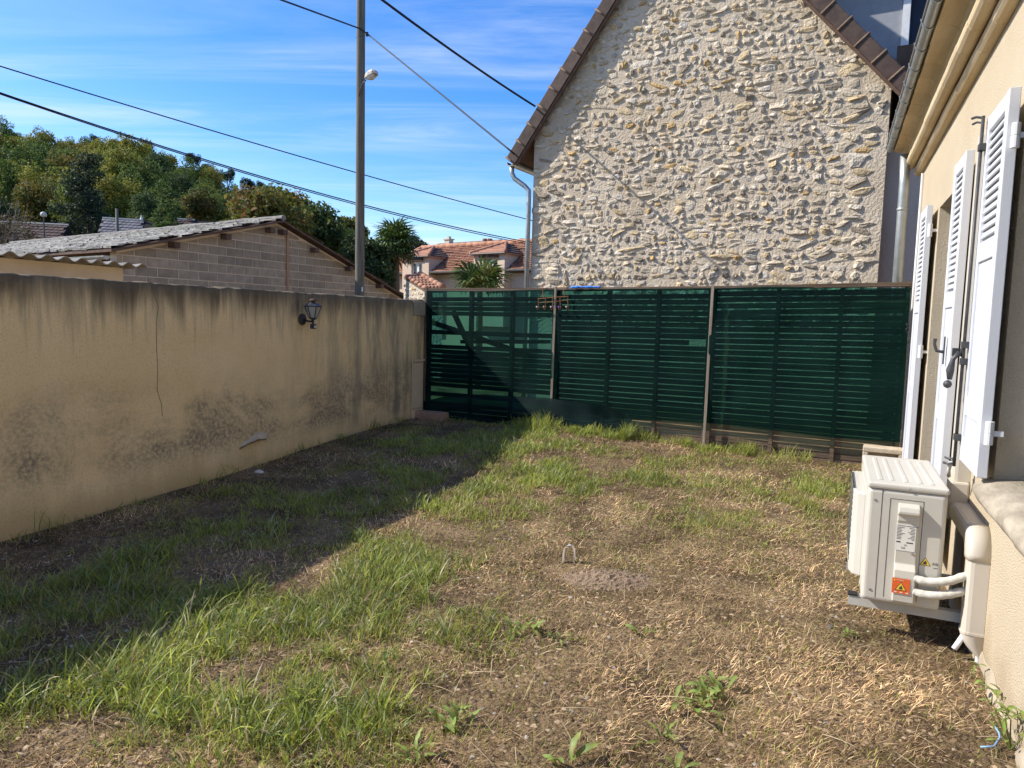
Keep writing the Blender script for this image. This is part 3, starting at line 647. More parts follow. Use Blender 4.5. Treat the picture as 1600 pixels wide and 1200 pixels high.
# pipe duct
T_DU = thing('pipe_duct', 'cream plastic pipe duct rising from the ground and turning along the house wall', 'duct', Fr(HF(3.93, 0, 0.0), hD, nD))
d0, d1 = 3.93, 4.03
def ductprof(w, t, r=0.03): return [(0.0, 0.0), (t - r, 0.0)] + [(t - r + r * math.sin(math.radians(k)), r - r * math.cos(math.radians(k))) for k in (30, 60, 90)] + [(t - r + r * math.cos(math.radians(k)), w - r + r * math.sin(math.radians(k))) for k in (0, 30, 60, 90)] + [(0.0, w)]
pr = ductprof(d1 - d0, 0.092)
m = MB(); m.prism([HF(d0 + a, b, 0.135) for b, a in pr], (0, 0, 0.365)); build('upright', m, 'duct_pvc', T_DU, bevel=0.002)
# elbow: sweeps from upright to along the wall
m = MB(); pe = ductprof(d1 - d0 + 0.008, 0.098); rings = []
for k in range(9):
    th = math.radians(90 * k / 8); cx, cz = d1 + 0.03, 0.50
    rings.append([HF(cx - (cx - (d0 - 0.004) - a) * math.cos(th), b, cz + (cx - (d0 - 0.004) - a) * math.sin(th) * 1.15) for b, a in pe])
n_ = len(pe); m.v = [tuple(p) for r_ in rings for p in r_]
m.f = [(i * n_ + k, i * n_ + (k + 1) % n_, (i + 1) * n_ + (k + 1) % n_, (i + 1) * n_ + k) for i in range(8) for k in range(n_)] + [tuple(range(n_)), tuple(8 * n_ + k for k in range(n_ - 1, -1, -1))]
o = build('elbow', m, 'duct_pvc', T_DU, smooth=True); weld(o)
m = MB(); m.prism([HF(d1 + 0.03, b, 0.538 + a * 1.0) for b, a in pr], hD * 0.56); build('run', m, 'duct_pvc', T_DU, bevel=0.002)
m = MB(); m.box(HF, 4.60, 4.735, 0.001, 0.098, 0.53, 0.75); build('corner_piece', m, 'duct_pvc', T_DU, bevel=0.012)
m = MB(); m.prism([HF(4.617 + a, b, 0.75) for b, a in pr], (0, 0, 1.90)); build('riser', m, 'duct_pvc', T_DU, bevel=0.002)
m = MB(); m.prism([HF(d0 - 0.003 + a * 1.06, b * 1.05, 0.135) for b, a in pr], (0, 0, 0.012)); build('joint_band', m, 'duct_pvc', T_DU)
# flared foot of the duct
m = MB(); vs = []
for t_ in np.linspace(0, 1, 6):
    sc2 = 1 - 0.75 * t_ ** 2; vs += [HF(d0 + a * (0.95 if t_ else 1), b * sc2, 0.135 - 0.105 * t_) for b, a in pr]
n_ = len(pr); m.v = [tuple(p) for p in vs]; m.f = [(i * n_ + k, (i + 1) * n_ + k, (i + 1) * n_ + (k + 1) % n_, i * n_ + (k + 1) % n_) for i in range(5) for k in range(n_)]
build('foot', m, 'duct_pvc', T_DU, smooth=True)
m = MB(); m.tube([HF(d0 + 0.02, 0.012, 0.13), HF(d0 + 0.015, 0.016, 0.0)], 0.011, 8); build('drain_pipe', m, 'white_pvc', T_DU)
m = MB(); m.tube([HF(d0 + 0.03, 0.06, 0.16), HF(d0 + 0.03, 0.10, 0.07), HF(d0 + 0.02, 0.115, 0.045)], 0.013, 8); build('drain_spout', m, 'white_pvc', T_DU, smooth=True)
m = MB(); q = HF(4.48, 0.10, 0.90)
m.tube([q, HF(4.50, 0.12, 0.87), HF(4.53, 0.12, 0.82), HF(4.55, 0.115, 0.79)], [0.006, 0.012, 0.009, 0.011], 7)
tag(build('cord_tie', m, 'insulation', None, frame_at(q), smooth=True), 'short white cord tied to the bottom of the louvred window shutter', 'cord')

# ------------------------------------------------------------------ slatted fence
mat('old_wood', (0.085, 0.055, 0.035), (0.20, 0.145, 0.10), rough=0.9, scale=5, detail=7, stretch=(0.35, 6, 14), bump=0.4, bscale=30, objvar=0.25)
mat('grey_wood', (0.17, 0.135, 0.10), (0.31, 0.26, 0.20), rough=0.9, scale=6, detail=7, stretch=(8, 8, 0.5), bump=0.4, bscale=40, objvar=0.1)
T_FE = thing('slatted_fence', 'brown wooden slatted fence of three panels behind green netting', 'fence', FF)
pa = [0.0, fence(865, 600)[0], fence(1108, 560)[0], F_LEN]
tops = [1.99, 2.005, 2.03, 2.075]
def topc(a): return float(np.interp(a, pa, tops))
PITCHS = 0.0675
for p in range(3):
    x0, x1 = pa[p] + 0.035, pa[p + 1] - 0.035; base = 0.125 - 0.02 * p
    n = int((min(tops[p], tops[p + 1]) - 0.05 - base) / PITCHS); me = None
    for k in range(n):
        z = base + k * PITCHS
        if p == 0 and (1.17 < z < 1.31 or 1.39 < z < 1.55 or 0.50 < z < 0.57): continue
        if p == 0 and 0.36 < z < 0.42: continue
        tilt = random.gauss(0, 0.0022); h_ = 0.058 + random.uniform(-0.003, 0.004)
        if p == 2 and k == n - 4: tilt = 0.014
        m = MB(); za, zb = z - tilt * (x1 - x0) / 2, z + tilt * (x1 - x0) / 2
        rise = (tops[p + 1] - tops[p]) * (k / n); zb += rise
        bb = -0.03 + random.uniform(-.004, .004); xe = x1
        if p == 1 and k == n - 9: xe = x1 - 0.22
        m.prism([FF(x0, bb, za), FF(xe, bb, za + (zb - za) * (xe - x0) / (x1 - x0)), FF(xe, bb, za + (zb - za) * (xe - x0) / (x1 - x0) + h_), FF(x0, bb, za + h_)], -fN * 0.014)
        build('slat', m, 'old_wood', T_FE)
    for x in (x0 - 0.03, x0 + (x1 - x0) * 0.345, x0 + (x1 - x0) * 0.675, x1 - 0.012):
        m = MB(); m.box(FF, x, x + 0.042, -0.0225, -0.002, 0.04, topc(x) - 0.02); build('batten', m, 'old_wood', T_FE)
        m = MB(); m.box(FF, x, x + 0.042, -0.075, -0.052, 0.04, topc(x) - 0.02); build('batten', m, 'old_wood', T_FE)
    m = MB(); s = 0.045
    m.prism([FF(pa[p] + .01, -0.06, topc(pa[p]) - s), FF(pa[p + 1] - .01, -0.06, topc(pa[p + 1]) - s), FF(pa[p + 1] - .01, -0.06, topc(pa[p + 1])), FF(pa[p] + .01, -0.06, topc(pa[p]))], fN * 0.085); build('top_rail', m, 'old_wood', T_FE, bevel=0.003)
# loose braces in the broken first panel
for q0, q1, w in (((668, 501), (828, 556), 0.07), ((708, 486), (738, 552), 0.075), ((720, 534), (860, 534), 0.05)):
    c0_, c1_ = fence(*q0, -0.12), fence(*q1, -0.12); m = MB(); m.bar(FF(c0_[0], -0.12, c0_[1]), FF(c1_[0], -0.12, c1_[1]), 0.03, w); build('brace', m, 'old_wood', T_FE)
for i, a in enumerate(pa):
    m = MB(); b0, b1 = (-0.05, 0.03) if i in (0,) else (0.045, 0.062); w = 0.045 if i == 0 else 0.032
    if i == 3: b0, b1, w = -0.09, -0.03, 0.05
    zb = (0.0, 0.46, 0.0, 0.0)[i]
    off = -0.02 if i == 0 else (-0.06 if i == 3 else -0.016)
    m.prism([FF(a + off, b0, zb), FF(a + off + w, b0, zb), FF(a + off + w + .012 * (i in (1, 2)), b0, topc(a) + 0.012), FF(a + off + .012 * (i in (1, 2)), b0, topc(a) + 0.012)], fN * (b1 - b0)); build('post', m, 'grey_wood' if i in (1, 2) else 'old_wood', T_FE, bevel=0.002)

# green shade netting
mat('shade_net', (0.0022, 0.0135, 0.0140), (0.004, 0.0205, 0.0200), rough=0.8, scale=2.5, detail=5, translucent=0.25, alpha=0.60, tint=(0.17, 0.62, 0.51), spec=0.15, bump=0.3, bscale=220, bdist=0.002)
mat('shade_net_fold', (0.002, 0.012, 0.0125), (0.0035, 0.019, 0.019), rough=0.75, scale=2.5, detail=5, translucent=0.15, alpha=0.80, tint=(0.15, 0.55, 0.42), spec=0.2, bump=0.3, bscale=220, bdist=0.002)
def net(name, label, a0, a1, top, bot, wave, b=0.03, seed=0, mt='shade_net', n=70, k=60, curl=None):
    r_ = np.random.default_rng(seed); A = np.linspace(a0, a1, n); V = []; T = np.linspace(0, 1, k)
    ph = r_.uniform(0, 6, 12)
    for a in A:
        t0, t1 = top(a), bot(a)
        for t_ in T:
            c = t1 + (t0 - t1) * t_
            w = sum(math.sin(a * (1.3 + 0.9 * j) + c * (2.1 - 0.7 * j) + ph[j]) / (1 + j) for j in range(6)) * wave
            w += wave * 0.5 * math.sin(c * 9 + ph[7] + 2 * math.sin(a * 2 + ph[8])) * (1 - t_)
            w += wave * (0.9 * max(0.0, math.sin(a * 2.3 + c * 3.1 + ph[9])) ** 6 - 0.6 * max(0.0, math.sin(a * 3.1 - c * 2.2 + ph[10])) ** 8 + 0.35 * math.sin(a * 17 + c * 5 + ph[11]) * math.sin(c * 4 + a))
            bb = b + 0.4 * wave + w * (0.35 + 0.65 * math.sin(math.pi * min(max(t_, 0.0), 1)))
            p = FF(a, max(bb, 0.004), c)
            if curl: p = curl(a, c, t_, p)
            V.append(p)
    F = np.array([(i * k + j, (i + 1) * k + j, (i + 1) * k + j + 1, i * k + j + 1) for i in range(n - 1) for j in range(k - 1)])
    f = Fr(FF((a0 + a1) / 2, 0, 0), fD, fN); me = np_mesh(name, (np.array(V) - f.o) @ f.A, F, mt); me.shade_smooth()
    o = mesh_obj(name, me, None); o.matrix_world = f.mat(); FR[o.name] = f
    s = o.modifiers.new('thickness', 'SOLIDIFY'); s.thickness = 0.0008
    o.modifiers.remove(s)
    return tag(o, label, 'netting', 'green shade nets on the fence')
def edge(pts, b=0.03):
    q = sorted(fence(u, v, b) for u, v in pts); xs, ys = [p[0] for p in q], [p[1] for p in q]
    return lambda a: float(np.interp(a, xs, ys))
a_n = fence(995, 660)[0]
net('shade_net', 'green shade net over the broken fence panel next to the garden wall', pa[0] + 0.03, pa[1] + 0.0, edge([(664, 454), (760, 455), (868, 452)]), edge([(664, 645), (740, 640), (868, 640)]), 0.022, seed=1)
net('shade_net', 'green shade net on the middle fence panel, between the two thin posts', pa[1] + 0.0, pa[2] + 0.0, edge([(860, 453), (980, 451), (1114, 450)]), edge([(860, 650), (980, 655), (1040, 657), (1110, 662)]), 0.013, seed=2)
net('shade_net', 'green shade net on the fence panel that ends at the house', pa[2] + 0.0, pa[3] + 0.0, edge([(1108, 451), (1200, 448), (1424, 450)]), edge([(1105, 661), (1200, 671), (1300, 683), (1415, 692)]), 0.021, seed=3)
def curl(a, c, t_, p):
    k_ = max(0.0, (a - (a_n - 0.22)) / 0.22)
    return p + fN * 0.10 * k_ ** 2 + fD * 0.03 * k_ * (1 - t_) - np.array([0, 0, 0.06 * k_ * t_])
net('net_skirt', 'loose dark green net skirt sagging along the ground with a curled torn corner', pa[0] + 0.02, a_n, edge([(664, 627), (700, 618), (760, 616), (860, 622), (880, 625), (940, 633), (985, 645), (996, 652)], 0.06), edge([(664, 672), (760, 675), (860, 681), (940, 688), (1000, 692)], 0.06), 0.042, b=0.06, seed=4, mt='shade_net_fold', curl=curl)
mat('rust', (0.16, 0.065, 0.025), (0.30, 0.13, 0.05), rough=0.85, scale=40)
mat('blue_plastic', (0.02, 0.13, 0.50), (0.04, 0.20, 0.62), rough=0.5, scale=20)
mat('bead_pale', (0.6, 0.55, 0.5), rough=0.4); mat('bead_violet', (0.25, 0.08, 0.5), rough=0.4); mat('bead_pink', (0.6, 0.25, 0.2), rough=0.4)
# rusty rack of hooks hung over the fence top
def fpt(u, v, b): q = fence(u, v, b); return FF(q[0], b, q[1])
T_RK = thing('hook_rack', 'rusty wire rack of five beaded hooks hung over the fence top', 'hook rack', Fr(fpt(865, 470, 0.07), fD, fN))
m = MB()
for u in (848, 881): m.tube([fpt(u, 447, -0.03), fpt(u, 446, 0.04), fpt(u, 452, 0.07), fpt(u + 1, 465, 0.075)], 0.005, 6)
m.tube([fpt(841, 467, 0.075), fpt(860, 465, 0.075), fpt(888, 463, 0.075)], 0.005, 6); m.tube([fpt(841, 473, 0.075), fpt(870, 471, 0.075), fpt(886, 469, 0.075)], 0.004, 6)
build('wire_frame', m, 'rust', T_RK)
for u, cm_ in ((841, 'bead_pale'), (852, 'bead_pink'), (863, 'bead_pale'), (875, 'bead_violet'), (887, 'bead_pale')):
    m = MB(); m.tube([fpt(u, 465, 0.075), fpt(u + .4, 478, 0.078), fpt(u + 1, 483, 0.09), fpt(u - 1.5, 484, 0.10), fpt(u - 2.2, 480, 0.105)], 0.0045, 6); h = build('hook', m, 'rust', T_RK)
    m = MB(); m.lathe(Fr(fpt(u - 2.2, 479.5, 0.105), (1, 0, 0), (0, 1, 0)), [(0.003, -0.012), (0.011, -0.005), (0.011, 0.005), (0.003, 0.012)], 8); build('bead', m, cm_, h, smooth=True)
m = MB(); P_ = [fpt(890, 450.5, 0.05)] + [fpt(u, 448.6 + math.sin(u * .7) * .5, 0.05) for u in range(896, 938, 4)] + [fpt(939, 447, 0.05)]
m.tube(P_, [0.006] + [0.014 + 0.004 * math.sin(i * 1.3) for i in range(len(P_) - 2)] + [0.006], 7)
tag(build('rope', m, 'blue_plastic', None, frame_at(P_[0]), smooth=True), 'bright blue plastic rope lying along the top rail of the fence', 'rope')
# wire tangle on the fence end
m = MB(); r_ = random.Random(3); P_ = [fpt(1418 + r_.uniform(-3, 3), 505 + i * 3.2, 0.05 + r_.uniform(-.01, .03)) for i in range(16)]
m.tube(P_, 0.005, 5); m.tube([fpt(1424, 452, 0.045), fpt(1419, 530, 0.05), fpt(1412, 640, 0.05), fpt(1409, 690, 0.05)], 0.006, 6)
tag(build('wire', m, 'black_iron', None, frame_at(P_[0])), 'black twisted wire running down the end of the netting by the house', 'wire')
# ------------------------------------------------------------------ wall lantern
aL, cL = wpt(471, 499)
mat('lantern_black', (0.022, 0.022, 0.024), (0.04, 0.04, 0.045), rough=0.5, spec=0.5, scale=20)
mat('lantern_rust', (0.06, 0.035, 0.025), (0.10, 0.05, 0.03), rough=0.8, scale=30)
mat('lantern_glass', (0.55, 0.55, 0.48), rough=0.25, spec=0.6, alpha=0.55)
LB = 0.15
T_LA = thing('wall_lantern', 'black coach lantern with motion sensor fixed high on the beige garden wall', 'lantern', Fr(WF(aL, 0.0, cL), wD, wN))
m = MB(); m.lathe(Fr(WF(aL, 0.008, cL), wD, (0, 0, -1), wN), [(0.062, 0), (0.062, 0.012), (0.05, 0.022), (0.02, 0.03)], 20); build('back_plate', m, 'lantern_black', T_LA)
m = MB(); m.tube([WF(aL, 0.03, cL), WF(aL, 0.07, cL - 0.015), WF(aL, 0.12, cL - 0.02), WF(aL, LB, cL - 0.005), WF(aL, LB, cL + 0.02)], 0.011, 8); build('arm', m, 'lantern_black', T_LA, smooth=True)
LF = Fr(WF(aL, LB, cL + 0.015), wD, wN)
m = MB(); m.lathe(LF, [(0.014, -0.02), (0.03, -0.01), (0.045, 0.0), (0.045, 0.008)], 6); build('lantern_base', m, 'lantern_black', T_LA)
cz0, cz1, r0, r1 = 0.008, 0.125, 0.042, 0.088
def hx(r, k): return (r * math.cos(math.radians(60 * k)), r * math.sin(math.radians(60 * k)))
m = MB()
for k in range(6): m.bar(LF(*hx(r0, k), cz0), LF(*hx(r1, k), cz1), 0.008, 0.008)
for k in range(6): m.bar(LF(*hx(r1, k), cz1), LF(*hx(r1, k + 1), cz1), 0.009, 0.009)
build('frame', m, 'lantern_black', T_LA)
for k in range(6):
    m = MB(); m.add([LF(*hx(r0 * .97, k), cz0), LF(*hx(r0 * .97, k + 1), cz0), LF(*hx(r1 * .97, k + 1), cz1), LF(*hx(r1 * .97, k), cz1)], [(0, 1, 2, 3)]); build('pane', m, 'lantern_glass', T_LA)
m = MB(); m.lathe(LF, [(0.094, cz1), (0.09, cz1 + 0.008), (0.05, cz1 + 0.032), (0.022, cz1 + 0.044), (0.018, cz1 + 0.05)], 6); rf = build('roof', m, 'lantern_black', T_LA)
m = MB(); m.lathe(LF, [(0.016, cz1 + 0.049), (0.022, cz1 + 0.055), (0.045, cz1 + 0.064), (0.025, cz1 + 0.08), (0.008, cz1 + 0.086)], 10); build('finial', m, 'lantern_rust', rf)
m = MB(); m.lathe(LF, [(0.012, 0.01), (0.012, 0.05), (0.02, 0.06), (0.022, 0.09), (0.01, 0.11)], 10); build('bulb', m, 'bead_pale', T_LA, smooth=True)
m = MB(); m.lathe(LF, [(0.011, -0.06), (0.016, -0.05), (0.014, -0.02)], 8); m.box(LF, -0.024, 0.024, -0.02, 0.028, -0.112, -0.06); sn = build('motion_sensor', m, 'lantern_black', T_LA, bevel=0.004)
m = MB(); m.box(LF, -0.014, 0.014, 0.0275, 0.032, -0.10, -0.078); build('sensor_lens', m, 'bead_pale', sn)
# ------------------------------------------------------------------ blocks by the fence
mat('concrete_block', (0.42, 0.35, 0.25), (0.54, 0.46, 0.34), rough=0.95, scale=14, bump=0.6, bscale=70)
mat('terracotta', (0.33, 0.19, 0.125), (0.42, 0.27, 0.19), rough=0.95, scale=12, bump=0.4, bscale=60)
def ring_block(F_, L_, D_, H_, wall_, holes):
    """Hollow block: the bores run through its depth."""
    m = MB(); m.box(F_, 0, L_, 0, D_, 0, wall_); m.box(F_, 0, L_, 0, D_, H_ - wall_, H_)
    w = (L_ - wall_ * (holes + 1)) / holes
    for k in range(holes + 1): m.box(F_, k * (w + wall_), k * (w + wall_) + wall_, 0.001, D_ - 0.001, wall_, H_ - wall_)
    m.box(F_, 0.01, L_ - 0.01, 0.003, 0.02, 0.01, H_ - 0.01)
    return m
P_ = at(1349, 700, 7.25); gzz = float(gz(P_[0], P_[1]))
BF = Fr((P_[0], P_[1], gzz), fD, fN)
tag(build('concrete_block', ring_block(BF, 0.37, 0.2, 0.30, 0.05, 1), 'concrete_block', None, BF, bevel=0.008), 'hollow sand-coloured concrete block standing behind the air conditioner', 'block')
P_ = fpt(659, 655, 0.12); gzz = float(gz(P_[0], P_[1]))
BF = Fr((P_[0], P_[1], gzz - 0.02), fD, fN)
m = MB(); m.prism([BF(0, 0, 0), BF(0.47, 0, 0), BF(0.455, 0, 0.125), BF(0.01, 0, 0.125)], fN * 0.18)
tag(build('terracotta_block', m, 'terracotta', None, BF, bevel=0.008), 'pinkish brown clay block lying at the foot of the green netting', 'block')
# ------------------------------------------------------------------ stone house with the gable
mat('mortar', (0.49, 0.395, 0.275), (0.62, 0.525, 0.395), rough=0.95, scale=0.9, detail=8, bump=0.9, bscale=26, bdist=0.02, spec=0.1)
mat('rubble_stone', (0.55, 0.49, 0.40), (0.72, 0.66, 0.565), rough=0.9, scale=18, detail=6, attr='tone', bump=0.9, bscale=38, bdist=0.02, spec=0.15)
mat('tile_brown', (0.055, 0.036, 0.028), (0.10, 0.065, 0.048), rough=0.7, scale=9, spec=0.3, objvar=0.15)
mat('tile_lip', (0.15, 0.105, 0.07), (0.22, 0.15, 0.10), rough=0.85, scale=20)
mat('soffit_wood', (0.10, 0.06, 0.04), (0.16, 0.10, 0.07), rough=0.9, scale=6)
mat('grey_render', (0.56, 0.45, 0.36), (0.62, 0.51, 0.41), rough=0.95, scale=30, bump=0.4, bscale=90)
mat('blue_grey_render', (0.30, 0.31, 0.33), (0.34, 0.35, 0.37), rough=0.95, scale=12, bump=0.3, bscale=80)
aR = gable(1381, 300)[0]; aA, cA = gable(1080, -190)
(_, cEL), (_, cER) = gable(834, 207), gable(1391, 119)
G_BACK = -9.0
T_ST = thing('stone_house', 'tall rubble stone gable house with brown tiled verges', 'house', GF)
poly = [(0, -0.3), (aR, -0.3), (aR, cER), (aA, cA), (0, cEL)]
m = MB(); m.prism([GF(a, 0, c) for a, c in poly], gN * G_BACK); gw = build('gable_wall', m, 'mortar', T_ST)
def in_gable(a, c, mg=0.0):
    if a < mg or a > aR - mg: return False
    lim = cEL + (cA - cEL) * a / aA if a < aA else cER + (cA - cER) * (aR - a) / (aR - aA)
    return c < lim - mg
stones = []
r_ = np.random.default_rng(11)
z = 1.55
while z < cA:
    h = r_.uniform(0.06, 0.125); a = r_.uniform(-0.05, 0.08)
    while a < aR:
        w = min(max(r_.lognormal(math.log(0.128), 0.48), 0.05), 0.40)
        if r_.random() < 0.08: w *= 1.6
        edge_ = a < 0.35 or a > aR - 0.7
        hh = h * r_.uniform(0.55, 1.15) * (1.25 if edge_ else 1.0)
        if edge_: w = max(w, r_.uniform(0.14, 0.38))
        ca, cc = a + w / 2, z + h / 2 + r_.normal(0, 0.016)
        if in_gable(ca, cc, 0.06) and in_gable(ca + w * .35, cc + hh * .4, 0.03) and r_.random() > 0.05: stones.append((ca, cc, w * r_.uniform(0.84, 0.97), hh))
        a += w * 0.97 + r_.uniform(0.0, 0.03)
    z += h * 0.94 + r_.uniform(0.0, 0.012)
def stone_geo(ca, cc, w, h, mb, f=GF):
    n = int(r_.integers(5, 9)); k0 = r_.uniform(0, 6.28); p = min(r_.uniform(0.007, 0.032), 0.26 * h + 0.008); tilt = r_.normal(0, 0.22)
    ang = np.sort(k0 + np.arange(n) * 2 * math.pi / n + r_.normal(0, 0.16, n)); pw = r_.uniform(0.55, 0.9)
    rad = r_.uniform(0.70, 1.12, n); ti = []
    sl = r_.normal(0, 0.42, 2); lean = r_.normal(0, 0.14, 2); vs = []
    for s, pr in ((1.0, -0.006), (0.90, 0.62), (0.56, 0.96)):
        for i in range(n):
            ca_, sa_ = math.cos(ang[i]), math.sin(ang[i])
            x = math.copysign(abs(ca_) ** pw, ca_) * w / 2 * rad[i] * s; y = math.copysign(abs(sa_) ** pw, sa_) * h / 2 * rad[i] * s
            if pr > 0: x += lean[0] * w * (1 - s); y += lean[1] * h * (1 - s)
            b = pr * p
            if pr > 0: b *= 1 + sl[0] * x / (w / 2) + sl[1] * y / (h / 2) + r_.normal(0, 0.20); b = max(b, 0.003)
            vs.append(f(ca + x + tilt * y, b, cc + y - tilt * x))
    vs.append(f(ca + lean[0] * w * .4, p * r_.uniform(0.85, 1.15), cc + lean[1] * h * .4))
    fs = [(q * n + i, q * n + (i + 1) % n, (q + 1) * n + (i + 1) % n, (q + 1) * n + i) for q in (0, 1) for i in range(n)] + [(2 * n + i, 2 * n + (i + 1) % n, 3 * n) for i in range(n)]
    t = r_.random(); g = r_.uniform(0.72, 1.05)
    if t < 0.50: c = (g, g * 0.93, g * 0.80)
    elif t < 0.76: c = (g, g * 0.97, g * 0.91)
    elif t < 0.90: c = (g * 0.98, g * 0.84, g * 0.60)
    elif t < 0.93: c = (0.80, 0.60, 0.32)
    else: c = (0.48, 0.44, 0.38)
    mb.add(vs, fs, c)
stones.sort(key=lambda s: -s[2] * s[3])
for s in stones[:300]:
    mb = MB(); stone_geo(*s, mb); build('stone', mb, 'rubble_stone', gw)
mb = MB()
for s in stones[300:]: stone_geo(*s, mb)
tag(build('small_stones', mb, 'rubble_stone', gw), None, None, kind='stuff')
# roof slabs
eL = np.array([aA - 0, cA]) - np.array([0, cEL]); eL /= np.linalg.norm(eL)      # up the left slope
eR = np.array([aA, cA]) - np.array([aR, cER]); eR /= np.linalg.norm(eR)
OH = 0.62; VB = 0.16
Ltip = np.array([0, cEL]) - eL * OH; Rtip = np.array([aR, cER]) - eR * 1.1; AP = np.array([aA, cA])
nL = np.array([-eL[1], eL[0]]); nR = np.array([-eR[1], eR[0]]) * -1
def slab(p0, p1, nn, t0, t1, b0, b1):
    m = MB(); m.prism([GF(p0[0] + nn[0] * t0, b0, p0[1] + nn[1] * t0), GF(p1[0] + nn[0] * t0, b0, p1[1] + nn[1] * t0), GF(p1[0] + nn[0] * t1, b0, p1[1] + nn[1] * t1), GF(p0[0] + nn[0] * t1, b0, p0[1] + nn[1] * t1)], gN * (b1 - b0)); return m
rfm = slab(Ltip, AP, nL, 0.0, 0.10, VB - 0.02, G_BACK); rf = build('roof_slope', rfm, 'tile_brown', T_ST)
build('roof_slope', slab(Rtip, AP, nR, 0.001, 0.10, VB - 0.02, G_BACK), 'tile_brown', T_ST)
for tip, en, nn, sgn in ((Ltip, eL, nL, 1), (Rtip, eR, nR, -1)):
    L_ = np.linalg.norm(AP - tip); s = 0.0
    while s < L_ - 0.1:
        p0 = tip + en * s; p1 = tip + en * min(s + 0.345, L_)
        m = slab(p0, p1, nn, -0.09, 0.125, VB - 0.019, VB + 0.012); vt = build('verge_tile', m, 'tile_brown', T_ST, bevel=0.006, seg=1)
        m = MB(); c0_ = p0 + nn * -0.095; c1_ = p0 + nn * 0.135
        m.tube([GF(c0_[0], VB + 0.012, c0_[1]), GF(c1_[0], VB + 0.012, c1_[1]), GF(c1_[0], VB - 0.22, c1_[1])], 0.02, 8); build('tile_lip', m, 'tile_lip', vt, smooth=True)
        s += 0.345
    m = slab(tip, AP, nn, -0.13, -0.094, VB - 0.06, VB - 0.005); build('barge_board', m, 'soffit_wood', T_ST)
# rafters shown under the left eave
m = slab(Ltip + eL * 0.06, np.array([0, cEL]) + eL * 0.02, nL, -0.05, -0.002, 0.10, G_BACK + .2); build('soffit', m, 'soffit_wood', T_ST)
# gutter and downpipe on the left corner
m = MB(); pg = [(Ltip[0] - 0.02 + 0.065 * math.cos(math.radians(t)), Ltip[1] - 0.02 + 0.07 * math.sin(math.radians(t))) for t in range(180, 361, 20)]
pg += [(Ltip[0] - 0.02 + 0.058 * math.cos(math.radians(t)), Ltip[1] - 0.015 + 0.062 * math.sin(math.radians(t))) for t in range(360, 179, -20)]
m.prism([GF(a, VB + 0.02, c) for a, c in pg], gN * (G_BACK - VB)); gu = build('gutter', m, 'zinc', T_ST)
m = MB(); gx_, gc_ = Ltip[0] - 0.02, Ltip[1] - 0.09
m.tube([GF(gx_, 0.10, gc_ + 0.03), GF(gx_, 0.10, gc_ - 0.10), GF(gx_ + 0.05, 0.09, gc_ - 0.20), GF(-0.14, 0.06, gc_ - 0.34), GF(-0.06, 0.05, gc_ - 0.42), GF(-0.055, 0.05, gc_ - 0.6), GF(-0.055, 0.05, 0.1)], 0.042, 12); build('downpipe', m, 'zinc', T_ST, smooth=True)
# wing to the right
cW = gable(1396, 203, -0.3)[1]
m = MB(); m.box(GF, aR - 0.02, aR + 4.5, -6, -0.3, -0.3, cW - 0.05); build('wing_wall', m, 'grey_render', T_ST)
m = MB(); m.box(GF, aR + 0.002, aR + 0.75, -0.45, -0.19, cW - 0.048, cW); build('ledge', m, 'cornice_stone', T_ST)
mat('dark_blue', (0.015, 0.022, 0.045), rough=0.5)
m = MB(); m.box(GF, aR + 0.03, aR + 0.75, -0.45, -0.22, cW + 0.002, cW + 0.13); build('gutter_box', m, 'dark_blue', T_ST)
m = MB(); m.box(GF, aR + 0.0, aR + 4.5, -6, -0.75, cW - 0.047, cW + 1.3); build('wing_upper', m, 'soffit_wood', T_ST)
# dormer cheek over the right slope
dA0, _ = gable(1300, 20, -1.2); dA1, _ = gable(1409, 60, -1.2); _, dC = gable(1400, -8, -1.2)
m = MB(); m.box(GF, dA0, dA1, -3.0, -1.2, cER - 0.2, dC + 0.6); dm = build('dormer', m, 'blue_grey_render', T_ST)
m = MB(); m.box(GF, dA1 - 0.01, dA1 + 0.09, -1.3, -1.17, cER - 0.2, dC + 0.6); build('corner_trim', m, 'white_iron', dm)
m = MB(); m.box(GF, dA1 + 0.09, dA1 + 0.32, -2.6, -1.35, cER - 0.2, dC + 0.25); build('shutter', m, 'dark_blue', dm)
m = MB(); m.box(GF, dA0 - 0.1, dA1 + 0.75, -3.2, -0.95, dC + 0.3, dC + 0.42); build('dormer_roof', m, 'soffit_wood', dm)

# ------------------------------------------------------------------ concrete block shed
mat('block_mortar', (0.66, 0.55, 0.42), (0.74, 0.62, 0.48), rough=0.95, scale=7, bump=0.4, bscale=50)
mat('cinder_block', (0.30, 0.24, 0.165), (0.42, 0.34, 0.245), rough=0.95, scale=6, detail=8, bump=0.6, bscale=55, bdist=0.01, objvar=0.16)
mat('old_tile', (0.26, 0.25, 0.225), (0.54, 0.525, 0.48), rough=0.95, scale=3, detail=8, lo=0.3, hi=0.7, attr='tone', bump=0.6, bscale=18, bdist=0.03)
mat('fibre_ridge', (0.17, 0.16, 0.14), (0.26, 0.245, 0.22), rough=0.95, scale=5)
mat('raw_wood', (0.40, 0.22, 0.12), (0.50, 0.30, 0.17), rough=0.85, scale=6, stretch=(8, 8, .6))
sD = vpdir(1370); sN = np.array([sD[1], -sD[0], 0]); sP = at(340, 400, 16.0); sP[2] = 0
SF = Fr(sP, sD, sN)
def shed(u, v, b=0.0):
    q = SF.loc(onpl(u, v, SF(0, b, 0), sN)); return np.array([q[0], q[2]])
sL, sRg, sRt = shed(182, 392), shed(433, 349), shed(640, 474)
T_SH = thing('block_shed', 'grey concrete block shed with a lichen covered tiled roof behind the wall', 'shed', SF)
